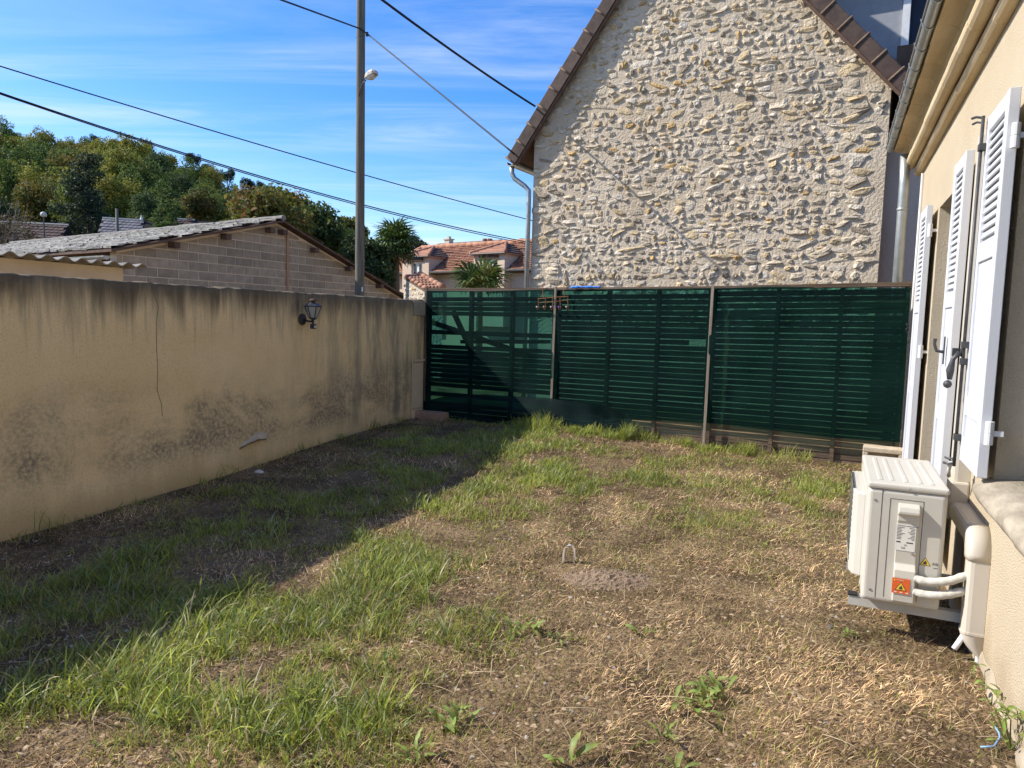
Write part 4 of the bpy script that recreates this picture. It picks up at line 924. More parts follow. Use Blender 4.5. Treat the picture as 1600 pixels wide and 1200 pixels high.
def clip(poly, p, q):                           # keep what lies below the line p -> q (p left of q)
    d = q - p; out_ = []; side = lambda x: d[0] * (x[1] - p[1]) - d[1] * (x[0] - p[0])
    for i in range(len(poly)):
        A_, B_ = poly[i], poly[(i + 1) % len(poly)]; sa, sb = side(A_), side(B_)
        if sa <= 0: out_.append(A_)
        if (sa < 0 < sb) or (sb < 0 < sa): out_.append(A_ + (B_ - A_) * sa / (sa - sb))
    return out_
gp = [np.array([sL[0], 0.0]), np.array([sRt[0], 0.0]), sRt, sRg, sL]
m = MB(); m.prism([SF(a, 0, c) for a, c in gp], -sN * 0.2); sw = build('gable_wall', m, 'block_mortar', T_SH)
H_, L_ = 0.195, 0.50; row = 0; z = 1.46
while z < sRg[1]:
    a = sL[0] - (0.25 if row % 2 else 0.0) - 0.13
    while a < sRt[0]:
        q = [np.array(p) for p in ((a + .015, z + .011), (a + L_ - .015, z + .011), (a + L_ - .015, z + H_ - .011), (a + .015, z + H_ - .011))]
        q = clip(q, np.array([sL[0], 99.]), np.array([sL[0] + .001, -99.])) if False else q
        q = [np.array([max(p[0], sL[0]), p[1]]) for p in q]
        dn = np.array([0, -0.05]); q = clip(q, sL + dn, sRg + dn); q = clip(q, sRg + dn, sRt + dn) if len(q) > 2 else q
        if len(q) > 2:
            ar_ = abs(sum(q[i][0] * q[(i + 1) % len(q)][1] - q[(i + 1) % len(q)][0] * q[i][1] for i in range(len(q)))) / 2
            if ar_ > 0.008:
                m = MB(); m.prism([SF(p[0], 0.0, p[1]) for p in q], sN * (0.010 + random.uniform(0, 0.006))); build('block', m, 'cinder_block', sw)
        a += L_
    z += H_; row += 1
aw = shed(448, 400)[0]
m = MB(); m.box(SF, aw - 0.03, aw + 0.03, 0.017, 0.045, 1.2, sRg[1] - 0.18); build('wood_strip', m, 'raw_wood', T_SH)
for u, v in ((267, 383), (348, 370), (417, 360), (437, 363), (487, 391), (541, 420), (589, 447)):
    a, c = shed(u, v); m = MB(); m.box(SF, a - 0.07, a + 0.07, 0.0, 0.2, c - 0.06, c + 0.06); build('purlin', m, 'soffit_wood', T_SH)
rD = vpdir(-785)
up = np.array([0, 0, 1.0])
def tile_field(P, U, V, lu, lv, nu, nv, th, r_, keep=None, jitter=1.0):
    """Overlapping tiles on the slope P + U*s + V*t (V runs up the slope), one joined mesh."""
    mb = MB(); Nn = np.cross(U, V); Nn /= np.linalg.norm(Nn); Nn = Nn if Nn[2] > 0 else -Nn
    for j in range(nv):
        for i in range(nu):
            u0, v0 = lu * (i + (0.5 if j % 2 else 0)) / nu, lv * j / nv; du, dv = lu / nu, lv / nv
            if keep and not keep(u0 + du / 2, v0 + dv / 2): continue
            l = r_.normal(0, 0.12) * th * jitter; g = r_.uniform(0.72, 1.15); e_ = r_.normal(0, 0.02) * du * jitter
            q = [P + U * (u0 + .01 * du) + V * (v0 + e_) + Nn * (th + l), P + U * (u0 + du * .985) + V * (v0 + e_) + Nn * (th + l * .3),
                 P + U * (u0 + du * .985) + V * (v0 + dv * 1.12) + Nn * 0.2 * th, P + U * (u0 + .01 * du) + V * (v0 + dv * 1.12) + Nn * 0.2 * th]
            lo_ = [q[0] - Nn * th * .95, q[1] - Nn * th * .95]
            # a slight roll along the tile
            mid0 = (q[0] + q[1]) / 2 + Nn * th * 0.35; mid1 = (q[2] + q[3]) / 2 + Nn * th * 0.15
            mb.add([q[0], mid0, q[1], q[2], mid1, q[3], lo_[0], lo_[1]], [(0, 1, 4, 5), (1, 2, 3, 4), (6, 7, 2, 1, 0)], (g, g * r_.uniform(.94, 1.02), g * r_.uniform(.88, 1.02)))
    return mb
rr = np.random.default_rng(5)
PL, PR_, PT = SF(sL[0] - 0.25, 0.22, sL[1] - 0.04), SF(sRg[0], 0.22, sRg[1] + 0.02), SF(sRt[0], 0.22, sRt[1] + 0.0)
for A_, B_ in ((PL, PR_), (PT, PR_)):
    m = MB(); m.prism([A_, B_, B_ + up * 0.05, A_ + up * 0.05], rD * 16); build('roof_deck', m, 'soffit_wood', T_SH)
sl_ = PR_ - PL; ls = np.linalg.norm(sl_)
tag(build('roof_tiles', tile_field(PL + up * 0.075, rD, sl_ / ls, 16, ls, 50, 17, 0.045, rr, jitter=2.2), 'old_tile', T_SH), None, None, kind='stuff')
m = MB(); m.tube([PR_ + up * 0.10 + rD * k * 0.4 + up * rr.normal(0, .008) for k in range(41)], 0.07, 8); build('ridge', m, 'fibre_ridge', T_SH)
sr_ = PR_ - PT; lr_ = np.linalg.norm(sr_)
tag(build('roof_tiles', tile_field(PT + up * 0.075, rD, sr_ / lr_, 16, lr_, 24, 8, 0.04, rr), 'old_tile', T_SH), None, None, kind='stuff')
m = MB(); g0 = PL - up * 0.06 + (PL - PR_) / ls * 0.10
cs_ = [(0.07 * math.cos(math.radians(t)), 0.075 * math.sin(math.radians(t))) for t in range(180, 361, 20)]
hd = (PL - PR_).copy(); hd[2] = 0; hd /= np.linalg.norm(hd)
m.prism([g0 + hd * x + up * y for x, y in cs_], rD * 16); build('gutter', m, 'zinc', T_SH)

# ------------------------------------------------------------------ lean-to with corrugated roof just behind the wall
LT = Fr(WF(0, -1.9, 0), wD, wN)
def lt(u, v): q = LT.loc(onpl(u, v, LT(0, 0, 0), wN)); return q[0], q[2]
mat('lean_render', (0.36, 0.31, 0.25), (0.44, 0.38, 0.31), rough=0.95, scale=3, detail=7, bump=0.3, bscale=60)
mat('fibre_cement', (0.15, 0.14, 0.12), (0.26, 0.245, 0.22), rough=0.95, scale=6, detail=7, bump=0.3, bscale=40)
aE, cE = lt(192, 420); a2, c2 = lt(213, 417); aS = lt(0, 400)[0] - 4; ctop = lt(60, 405)[1]
T_LE = thing('lean_to', 'low beige lean-to with corrugated sheet roof just behind the garden wall', 'lean-to', Fr(LT(aE, 0, 0), wD, wN))
m = MB(); m.box(LT, aS, aE, -2.2, 0, 0, ctop - 0.015); build('wall', m, 'lean_render', T_LE)
m = MB(); n = int((a2 - aS) / 0.177 * 12); V = []
for i in range(n + 1):
    a = aS + (a2 - aS) * i / n; w = 0.021 * math.sin(2 * math.pi * a / 0.177)
    for b, d in ((0.16, 0), (-2.4, -0.16)):
        V += [LT(a, b, ctop + 0.012 + w + d), LT(a, b, ctop + 0.022 + w + d)]
F = []
for i in range(n):
    k = i * 4; F += [(k + 1, k + 3, k + 7, k + 5), (k, k + 4, k + 6, k + 2), (k, k + 1, k + 5, k + 4)]
m.add(V, F); build('corrugated_sheet', m, 'fibre_cement', T_LE, smooth=False)
m = MB(); m.box(LT, aE + 0.03, aE + 0.04, -0.5, -0.2, ctop - 0.5, ctop - 0.02); build('edge_board', m, 'white_iron', T_LE)

# ------------------------------------------------------------------ wooden pole with street lamp, and the overhead lines
mat('pole_wood', (0.10, 0.095, 0.075), (0.20, 0.185, 0.145), rough=0.95, scale=5, detail=7, stretch=(7, 7, 0.25), bump=0.5, bscale=20)
mat('cable', (0.012, 0.012, 0.014), rough=0.6)
YP = 17.5; pb = at(561.5, 560, YP); pt = at(564.5, -90, YP); 
T_PO = thing('utility_pole', 'tall grey wooden utility pole behind the garden wall carrying a small street lamp', 'utility pole', frame_at((pb[0], pb[1], 0)))
k0 = np.array([pb[0], pb[1], 0]); m = MB(); m.tube([k0 + (pt - k0) * t for t in np.linspace(0, 1, 12)], np.linspace(0.118, 0.098, 12), 16); build('pole', m, 'pole_wood', T_PO, smooth=True)
def pp(u, v, dy=0.0): return at(u, v, YP + dy)
m = MB(); m.tube([pp(561, 150, -0.12), pp(563, 140, -0.16), pp(567, 130, -0.25), pp(572, 125, -0.35)], 0.013, 8); build('lamp_arm', m, 'black_iron', T_PO, smooth=True)
mat('lamp_shell', (0.55, 0.52, 0.45), (0.46, 0.43, 0.37), rough=0.5, scale=12); mat('lamp_bowl', (0.62, 0.62, 0.60), rough=0.2, spec=0.6)
lc = pp(580, 117.5, -0.45); ax_ = (pp(590, 112, -0.52) - pp(572, 122, -0.30)); ax_ /= np.linalg.norm(ax_); sx_ = np.cross(ax_, up); sx_ /= np.linalg.norm(sx_)
LH = Fr(lc, ax_, sx_, np.cross(ax_, sx_)); LH = LH if LH.z[2] > 0 else Fr(lc, ax_, -sx_, -np.cross(ax_, sx_))
m = MB(); R_ = []
for x, w, h0, h1 in ((-0.17, 0.05, -0.03, 0.04), (-0.12, 0.085, -0.03, 0.08), (0.0, 0.115, -0.03, 0.10), (0.12, 0.10, -0.03, 0.085), (0.17, 0.06, -0.03, 0.04)):
    R_.append([LH(x, -w, h0), LH(x, -w, h0 + (h1 - h0) * .5), LH(x, -w * .55, h1), LH(x, w * .55, h1), LH(x, w, h0 + (h1 - h0) * .5), LH(x, w, h0)])
m.v = [tuple(p) for q in R_ for p in q]; m.f = [(i * 6 + k, i * 6 + (k + 1) % 6, (i + 1) * 6 + (k + 1) % 6, (i + 1) * 6 + k) for i in range(4) for k in range(6)] + [tuple(range(6)), tuple(24 + k for k in range(5, -1, -1))]
lh = build('lamp_head', m, 'lamp_shell', T_PO, smooth=False); weld(lh)
m = MB(); R_ = []
for x, w, h in ((-0.13, 0.05, -0.05), (-0.08, 0.08, -0.09), (0.0, 0.10, -0.115), (0.08, 0.09, -0.09), (0.13, 0.05, -0.05)):
    R_.append([LH(x, w * math.cos(t), -0.031 + (h + 0.031) * math.sin(t)) for t in np.linspace(0, math.pi, 7)])
m.v = [tuple(p) for q in R_ for p in q]; m.f = [(i * 7 + k, i * 7 + k + 1, (i + 1) * 7 + k + 1, (i + 1) * 7 + k) for i in range(4) for k in range(6)] + [tuple(range(7)), tuple(28 + k for k in range(6, -1, -1))]
build('lamp_bowl', m, 'lamp_bowl', lh, smooth=True)
m = MB(); m.box(frame_at(pp(573.5, 53, -0.14)), -0.03, 0.03, -0.03, 0.03, -0.05, 0.04); build('cable_clamp', m, 'black_iron', T_PO, bevel=0.006)
m = MB(); m.box(frame_at(pp(566, 452, -0.125)), -0.02, 0.02, -0.004, 0.004, -0.055, 0.055); build('tag_plate', m, 'white_iron', T_PO)
m = MB(); m.lathe(frame_at(pp(563.6, 59, 0)), [(0.104, -0.01), (0.104, 0.01)], 16); build('band', m, 'black_iron', T_PO)
def wire(name, label, pts, r, sag=0.0, n=24):
    P = []
    for i in range(len(pts) - 1):
        for t in np.linspace(0, 1, n, endpoint=False): P.append(pts[i] + (pts[i + 1] - pts[i]) * t - up * sag * 4 * t * (1 - t))
    P.append(pts[-1]); m = MB(); m.tube(P, r, 6)
    return tag(build(name, m, 'cable', None, frame_at(P[0]), smooth=True), label, 'cable', 'overhead lines')
wire('overhead_cable', 'thin black cable clamped to the pole and leading to the stone house eave', [at(380, -22, 12.0), pp(563, 45, -0.15), pp(574, 53, -0.14), GF(-0.30, 0.2, Ltip[1] + 0.12)], 0.017, 0.0)
wire('overhead_cable', 'black cable running down from the sky to the sloping verge of the stone house', [at(480, -90, 9.0), GF(*(lambda q: (q[0], 0.05, q[1]))(gable(836, 166, 0.05)))], 0.017, 0.06)
wire('overhead_cable', 'single upper cable passing behind the wooden pole', [at(-120, 66, 17.0), at(900, 362, 30.0)], 0.017, 0.15)
for k, (lab, dv) in enumerate((('lower twin cable passing behind the wooden pole, upper strand', 0.0), ('lower twin cable passing behind the wooden pole, lower strand', 3.0))):
    wire('overhead_cable', lab, [at(-120, 103 + (2 if k else 0), 17.2), at(900, 391 + dv, 30.2)], 0.019 - .003 * k, 0.48)

# ------------------------------------------------------------------ cream house with dormers, beyond the fence
mat('cream_render', (0.60, 0.47, 0.35), (0.66, 0.53, 0.40), rough=0.95, scale=1.5, detail=6)
mat('red_tile', (0.23, 0.105, 0.065), (0.36, 0.19, 0.125), rough=0.9, scale=2.5, detail=6, attr='tone')
mat('red_ridge', (0.33, 0.16, 0.10), (0.42, 0.23, 0.15), rough=0.9, scale=6, objvar=0.15)
mat('lead', (0.16, 0.155, 0.15), (0.22, 0.21, 0.2), rough=.7, scale=8); mat('brown_lintel', (0.10, 0.05, 0.04), rough=0.8); mat('curtain', (0.5, 0.52, 0.56), (0.62, 0.64, 0.66), rough=0.7, scale=20, stretch=(8, 8, .4))
cD = -vpdir(-558); cN = np.array([cD[1], -cD[0], 0]); cP = at(715, 440, 32.0); cP[2] = 0
CF = Fr(cP, cD, cN)
def ch(u, v, b=0.0):
    q = CF.loc(onpl(u, v, CF(0, b, 0), cN)); return q[0], q[2]
x0 = ch(607, 450)[0]; x1 = ch(860, 430)[0]; ce = ch(715, 416.5)[1]
s_ = 3.0
for _ in range(40): s_ = (ch(745, 383, -s_)[1] - ce) / 0.70
xr = ch(660, 386, -s_)[0]; cr_ = ce + s_ * 0.70
T_CH = thing('tiled_house', 'cream house with red tiled roof and two hipped dormers beyond the fence', 'house', CF)
m = MB(); m.box(CF, x0, x1, -2 * s_, 0, -1, ce); build('wall', m, 'cream_render', T_CH)
OV = 0.35
vE = CF(x0 - OV, OV, ce - OV * 0.70); U_ = cD; Vv = CF(0, -1, 0.70) - CF(0, 0, 0); lv_ = np.linalg.norm(Vv); Vv /= lv_
Lroof = (s_ + OV) * lv_
def keep(u, v):
    return u > (v / Lroof) * (xr - x0 + OV)
m = MB(); m.prism([CF(x0 - OV, OV, ce - OV * .7), CF(x1, OV, ce - OV * .7), CF(x1, -s_, cr_), CF(xr, -s_, cr_)], np.array([0, 0, -0.05])); build('roof_deck', m, 'brown_lintel', T_CH)
m = MB(); m.prism([CF(x0 - OV, OV, ce - OV * .7), CF(xr, -s_, cr_), CF(x0 - OV, -2 * s_ - OV, ce - OV * .7)], np.array([0, 0, -0.05])); build('roof_hip', m, 'tile_brown', T_CH)
dorm = [dict(l=640, r=681, top=402, ap=(675, 387), win=(654, 671, 411, 432), lint=(647, 672, 405.5, 410)), dict(l=751, r=799, top=397, ap=(790, 380), win=(768, 788, 407, 449), lint=(761, 790, 401, 405))]
dspan = []
for d in dorm:
    d['a0'] = ch(d['l'], 420)[0]; d['a1'] = ch(d['r'], 420)[0]; d['c'] = ch((d['l'] + d['r']) / 2, d['top'])[1]; dspan.append((d['a0'], d['a1']))
def keep2(u, v):
    a = x0 - OV + u; 
    if not keep(u, v): return False
    b = OV - v / lv_; 
    for d in dorm:
        if d['a0'] - 0.05 < a < d['a1'] + 0.05 and v * 0.70 / lv_ + ce - OV * .7 < d['c'] + 0.25: return False
    return True
tag(build('roof_tiles', tile_field(vE, U_, Vv, x1 - x0 + OV, Lroof, 60, 15, 0.045, rr, keep2, 0.8), 'red_tile', T_CH), None, None, kind='stuff')
def ridge_tiles(P, Q, r, step, parent, f=CF):
    L_ = np.linalg.norm(Q - P); n = max(2, int(L_ / step))
    for i in range(n):
        m = MB(); p, q = P + (Q - P) * i / n, P + (Q - P) * (i + 1.12) / n; m.tube([p, p + (q - p) * .85, q], [r * 1.18, r, r * .92], 8); build('ridge_tile', m, 'red_ridge', parent, smooth=True)
ridge_tiles(CF(xr, -s_, cr_ + 0.04), CF(x1, -s_, cr_ + 0.04), 0.10, 0.42, T_CH)
ridge_tiles(CF(x0 - OV, OV, ce - OV * .7 + .06), CF(xr, -s_, cr_ + 0.04), 0.10, 0.42, T_CH)
segs = [x0 - OV] + [p for d in dorm for p in (d['a0'] - .05, d['a1'] + .05)] + [x1]
for i in range(0, len(segs), 2):
    m = MB(); pg = [(OV + .05 + .075 * math.cos(math.radians(t)), ce - OV * .7 + .02 + .085 * math.sin(math.radians(t))) for t in range(180, 361, 20)]
    m.prism([CF(segs[i], b, c) for b, c in pg], cD * (segs[i + 1] - segs[i])); build('gutter', m, 'zinc', T_CH)
    m = MB(); m.box(CF, segs[i], segs[i + 1], 0.005, OV, ce - OV * .7 - 0.10, ce - OV * .7 - 0.055); build('fascia', m, 'brown_lintel', T_CH)
for d in dorm:
    a0, a1, c = d['a0'], d['a1'], d['c']; w0, w1 = ch(d['win'][0], 420)[0], ch(d['win'][1], 420)[0]; wb, wt = ch(d['win'][0], d['win'][3])[1], ch(d['win'][0], d['win'][2])[1]
    db = -(c + 0.45 - ce) / 0.70
    m = MB(); F0 = OV + 0.10
    m.box(CF, a0, w0, 0.003, F0, ce - 2.6, c); m.box(CF, w1, a1, 0.003, F0, ce - 2.6, c); m.box(CF, w0, w1, 0.003, F0, wt, c); m.box(CF, w0, w1, 0.003, F0, ce - 2.6, wb)
    m.box(CF, a0 + .01, a0 + .15, db, 0.002, ce - .3, c); m.box(CF, a1 - .15, a1 - .01, db, 0.002, ce - .3, c)
    dm = build('dormer', m, 'cream_render', T_CH)
    l0, l1 = ch(d['lint'][0], 410)[0], ch(d['lint'][1], 410)[0]; lc0, lc1 = ch(d['lint'][0], d['lint'][3])[1], ch(d['lint'][0], d['lint'][2])[1]
    m = MB(); m.box(CF, l0, l1, F0, F0 + 0.08, lc0, lc1); build('lintel', m, 'brown_lintel', dm)
    m = MB(); f = 0.07; mid = (w0 + w1) / 2
    for q in ((w0, w0 + f, wb, wt), (w1 - f, w1, wb, wt), (mid - .06, mid + .06, wb, wt)): m.box(CF, q[0], q[1], F0 - 0.17, F0 - 0.08, q[2], q[3])
    for q in ((w0 + f, mid - .06, wt - f, wt), (mid + .06, w1 - f, wt - f, wt), (w0 + f, mid - .06, wb, wb + f), (mid + .06, w1 - f, wb, wb + f)): m.box(CF, q[0], q[1], F0 - 0.17, F0 - 0.085, q[2], q[3])
    wn = build('window', m, 'white_pvc', dm)
    for k, (q0, q1) in enumerate(((w0 + f, mid - .06), (mid + .06, w1 - f))):
        m = MB(); m.box(CF, q0, q1, F0 - 0.14, F0 - 0.13, wb + f, wt - f); build('pane', m, 'glass_dark', wn)
    ax, ac_ = ch(d['ap'][0], d['ap'][1], -1.0); e_ = 0.12
    ax = min(max(ax, (a0 + a1) / 2 - .3), (a0 + a1) / 2 + .3); cap = max(ac_, c + 0.45); bb = -(cap - ce) / 0.70
    E0, E1, AP_ = CF(a0 - e_, e_ + F0, c), CF(a1 + e_, e_ + F0, c), CF(ax, -1.0, cap)
    K0, K1, KP = CF(a0 - e_, -(c - ce) / .70 - .2, c), CF(a1 + e_, -(c - ce) / .70 - .2, c), CF(ax, bb - .2, cap)
    for q in ([E0, E1, AP_], [E1, K1, KP, AP_], [K0, E0, AP_, KP]):
        m = MB(); m.prism(q, np.array([0, 0, -0.06]))
        build('dormer_roof', m, 'red_ridge', dm)
    # courses on the front hip
    tw = AP_ - (E0 + E1) / 2; L2 = np.linalg.norm(tw)
    for k in range(5):
        t = k / 5; p, q = E0 + (AP_ - E0) * t + up * .012, E1 + (AP_ - E1) * t + up * .012; p2, q2 = E0 + (AP_ - E0) * (t + .2) + up * .004, E1 + (AP_ - E1) * (t + .2) + up * .004
        m = MB(); m.add([p + up * .03, q + up * .03, q2, p2, p - up * .02, q - up * .02], [(0, 1, 2, 3), (4, 5, 1, 0)]); build('tile_course', m, 'red_ridge', dm)
        p, q = E1 + (AP_ - E1) * 0 , E1; s0 = E1 + (AP_ - E1) * t + up * .012; s1 = K1 + (KP - K1) * t + up * .012; s2 = E1 + (AP_ - E1) * (t + .2) + up * .004; s3 = K1 + (KP - K1) * (t + .2) + up * .004
        m = MB(); m.add([s0 + up * .03, s1 + up * .03, s3, s2, s0 - up * .02, s1 - up * .02], [(0, 1, 2, 3), (4, 5, 1, 0)]); build('tile_course', m, 'tile_brown', dm)  # right slope's courses: its shade is put into the colour as darker brown
    ridge_tiles(E0 + up * .03, AP_ + up * .03, 0.07, 0.3, dm); ridge_tiles(E1 + up * .03, AP_ + up * .03, 0.07, 0.3, dm)
    m = MB(); m.tube([CF(a0 - e_, e_ + F0 + .03, c - .03), CF(a1 + e_, e_ + F0 + .03, c - .03)], 0.03, 6); build('dormer_gutter', m, 'lead', dm)
# balcony rail under the second dormer
d = dorm[1]; w0, w1 = ch(760, 440)[0], ch(794, 440)[0]; d_ = OV + .12; t0, t1 = ch(780, 439)[1], ch(780, 452)[1]
m = MB(); m.bar(CF(w0, d_ + .3, t0), CF(w1, d_ + .3, t0), 0.04, 0.04); m.bar(CF(w0, d_ + .3, t1), CF(w1, d_ + .3, t1), 0.03, 0.03)
for k in range(9): q = w0 + (w1 - w0) * k / 8; m.bar(CF(q, d_ + .3, t1), CF(q, d_ + .3, t0), 0.02, 0.02, up=(1, 0, 0))
m.bar(CF(w1, 0.0, t0), CF(w1, d_ + .3, t0), 0.03, 0.03); m.bar(CF(w0, 0.0, t0), CF(w0, d_ + .3, t0), 0.03, 0.03)
build('balcony_rail', m, 'black_iron', T_CH)
a, c = ch(719, 425); m = MB(); m.box(CF, a - 0.09, a + 0.09, 0.0, 0.12, c - 0.09, c + 0.05); build('alarm_box', m, 'sticker_orange', T_CH)
m = MB(); a = ch(606, 440)[0] + .1; m.tube([CF(a, 0.3, ce - .35), CF(a, 0.08, ce - .6), CF(a, 0.07, -0.5)], 0.05, 8); build('downpipe', m, 'zinc', T_CH)
for u in (758, 765, 815, 821): 
    a, c = ch(u, 384, -s_ - .4); _, ct = ch(u, 376.5, -s_ - .4); m = MB(); m.lathe(Fr(CF(a, -s_ - .4, c - .4), cD, cN), [(0.10, 0), (0.10, ct - c + .4), (0.13, ct - c + .42), (0.13, ct - c + .5), (0.09, ct - c + .5)], 8); build('chimney_pot', m, 'red_ridge', T_CH)
# farther house: grey roof with a stone chimney
fP = at(705, 390, 60); FH = Fr((fP[0], fP[1], 0), cD, cN); 
T_FH = thing('far_house', 'far house with grey roof and stone chimney, showing over the red ridge', 'house', FH)
zt = at(700, 379, 60)[2]; ze = at(700, 395, 58)[2]
m = MB(); m.prism([FH(-1.5, 3, 0), FH(-1.5, 3, ze), FH(-1.5, 0, zt), FH(-1.5, -3, ze), FH(-1.5, -3, 0)], cD * 7); build('wall_and_roof', m, 'old_wood', T_FH)
a = FH.loc(at(698, 380, 60))[0]; m = MB(); m.box(FH, a - .28, a + .28, -.25, .25, zt - 1, at(698, 373, 60)[2]); cs2 = build('chimney', m, 'grey_render', T_FH)
m = MB(); m.box(FH, a - .36, a + .36, -.32, .32, at(698, 374.5, 60)[2], at(698, 372.8, 60)[2]); m.box(FH, a - .13, a + .13, -.13, .13, at(698, 372.8, 60)[2], at(698, 369, 60)[2]); build('chimney_cap', m, 'grey_render', cs2)

# ------------------------------------------------------------------ little stone outhouse with a red tiled roof
mat('pale_rubble', (0.40, 0.36, 0.29), (0.56, 0.51, 0.42), rough=0.95, scale=14, detail=6, bump=1.0, bscale=16, bdist=0.05)
TL, BL_ = at(631, 432, 17.6), at(664.5, 453, 16.2); Uo = np.array([0.42, -0.20, 0.0]); Vo = TL - BL_
T_HU = thing('stone_outhouse', 'small stone outhouse with a red tiled lean-to roof at the end of the wall', 'outhouse', frame_at((BL_[0], BL_[1], 0)))
bk_ = np.array([-0.25, 1.4, 0.0]); g0 = lambda p: np.array([p[0], p[1], 0.0])
dn = up * 0.06
m = MB(); m.prism([g0(TL), g0(BL_), BL_ - dn, TL - dn], Uo + np.array([0.001, 0, 0])); build('wall', m, 'pale_rubble', T_HU)
r_ = np.random.default_rng(77); dV = BL_ - TL; lw = math.hypot(dV[0], dV[1]); HW = Fr(g0(TL), np.array([dV[0], dV[1], 0]) / lw, -Uo / np.linalg.norm(Uo))
HW = HW if True else HW
nn_ = np.array([HW.x[1], -HW.x[0], 0]); HW = Fr(g0(TL), HW.x, nn_ if nn_ @ (EYE - TL) > 0 else -nn_)
z = 1.3
while z < TL[2]:
    a = 0.05
    while a < lw:
        w = r_.uniform(0.08, 0.2); h = r_.uniform(0.06, 0.12)
        if z + h < TL[2] - dn[2] - (TL[2] - BL_[2]) * (a + w) / lw and a + w < lw:
            mb = MB(); stone_geo(a + w / 2, z + h / 2, w, h, mb, HW); build('stone', mb, 'rubble_stone', T_HU)
        a += w + 0.02
    z += 0.11
m = MB(); m.prism([TL - up * .02, BL_ - up * .02, BL_ + Uo - up * .02, TL + Uo - up * .02], -up * 0.04); build('roof_deck', m, 'soffit_wood', T_HU)
n_u, n_v = 5, 6
for j in range(n_v):
    for i in range(n_u):
        p = BL_ + Vo * (j / n_v) + Uo * ((i + .5) / n_u)
        m = MB(); m.tube([p + up * .045, p + Vo * (.55 / n_v) + up * .03, p + Vo * (1.15 / n_v) + up * .01], [0.052, 0.048, 0.04], 8); build('roof_tile', m, 'red_ridge', T_HU, smooth=True)
ridge_tiles(BL_ + Uo + up * .06, TL + Uo + up * .06, 0.07, 0.26, T_HU)
# ------------------------------------------------------------------ hillside and its wood
sky_u = [-700, -300, -60, 0, 60, 150, 250, 330, 410, 470, 560, 700, 1000, 1500]
sky_v = [245, 228, 218, 213, 206, 220, 244, 262, 294, 335, 385, 420, 450, 470]
YC, YB = 165.0, 78.0
def hill_z(u, y):
    zc = at(u, float(np.interp(u, sky_u, sky_v)) + 52, YC)[2]; zb = 5.5
    t = (y - YB) / (YC - YB)
    if t <= 1: return zb + (zc - zb) * (t ** 0.9 if t > 0 else 0) + (y - YB) * 0.06 * (t < 0)
    return zc - 0.04 * (y - YC)
mat('hill_floor', (0.03, 0.035, 0.016), (0.055, 0.05, 0.025), rough=1, scale=0.2, detail=6)
us = np.linspace(-900, 1500, 50); ys = np.concatenate([np.linspace(YB - 22, YC, 26), np.geomspace(YC + 12, 700, 8)])
V = []
for y in ys:
    for u in us: V.append((at(u, 480, y)[0], y, hill_z(u, y)))
k = len(us); F = np.array([(j * k + i, j * k + i + 1, (j + 1) * k + i + 1, (j + 1) * k + i) for j in range(len(ys) - 1) for i in range(k - 1)])
hme = np_mesh('hill', np.array(V), F, 'hill_floor'); hme.shade_smooth(); tag(mesh_obj('hill', hme, None), None, None, kind='structure')

mat('foliage', (0.75, 0.75, 0.75), (1.15, 1.15, 1.15), rough=0.7, scale=0.35, detail=3, attr='tone', translucent=0.38, spec=0.25, objvar=0.13)
mat('bark', (0.07, 0.055, 0.04), (0.13, 0.105, 0.08), rough=0.95, scale=4, stretch=(4, 4, .6), bump=0.5, bscale=20)
def leaves(r_, centres, radii, n, size, cols, flat=0.0, squash=0.85):
    """n leaf-sized faces scattered through the given clumps; returns V, F, tone."""
    C_ = np.array(centres); R_ = np.array(radii); w = R_ ** 2; w = w / w.sum()
    ci = r_.choice(len(C_), n, p=w); d = r_.normal(0, 1, (n, 3)); d /= np.linalg.norm(d, axis=1)[:, None]
    rad = R_[ci] * r_.uniform(0.35, 1.0, n) ** 0.5 * (1 + 0.10 * r_.normal(0, 1, n)); d[:, 2] *= squash
    P = C_[ci] + d * rad[:, None]
    nrm = d * 0.7 + r_.normal(0, 0.7, (n, 3)); nrm[:, 2] += 0.35 + flat; nrm /= np.linalg.norm(nrm, axis=1)[:, None]
    t = np.cross(nrm, r_.normal(0, 1, (n, 3))); t /= np.linalg.norm(t, axis=1)[:, None] + 1e-9; b = np.cross(nrm, t)
    s = (size * r_.uniform(0.6, 1.35, n))[:, None]
    V = np.stack([P - t * s * .5, P + b * s * .36, P + t * s * .6, P - b * s * .36], 1).reshape(-1, 3)
    F = np.arange(4 * n).reshape(n, 4)
    cb = np.array(cols); cc = r_.integers(0, len(cb), len(C_)); tone = cb[np.where(r_.random(n) < 0.62, cc[ci], r_.integers(0, len(cb), n))] * r_.uniform(0.75, 1.25, (n, 1))
    return V, F, np.repeat(tone, 4, 0)
GREEN = [(0.093, 0.145, 0.031), (0.128, 0.178, 0.037), (0.076, 0.128, 0.034), (0.162, 0.196, 0.043)]
YELLOW = [(0.208, 0.232, 0.040), (0.272, 0.264, 0.048), (0.160, 0.200, 0.035), (0.320, 0.264, 0.048)]
DARK = [(0.048, 0.083, 0.029), (0.061, 0.096, 0.032), (0.045, 0.072, 0.032), (0.080, 0.106, 0.032)]
AUTUMN = [(0.195, 0.150, 0.033), (0.135, 0.143, 0.030), (0.255, 0.158, 0.033), (0.105, 0.128, 0.030)]
PINE = [(0.033, 0.060, 0.033), (0.042, 0.069, 0.036), (0.053, 0.075, 0.036)]
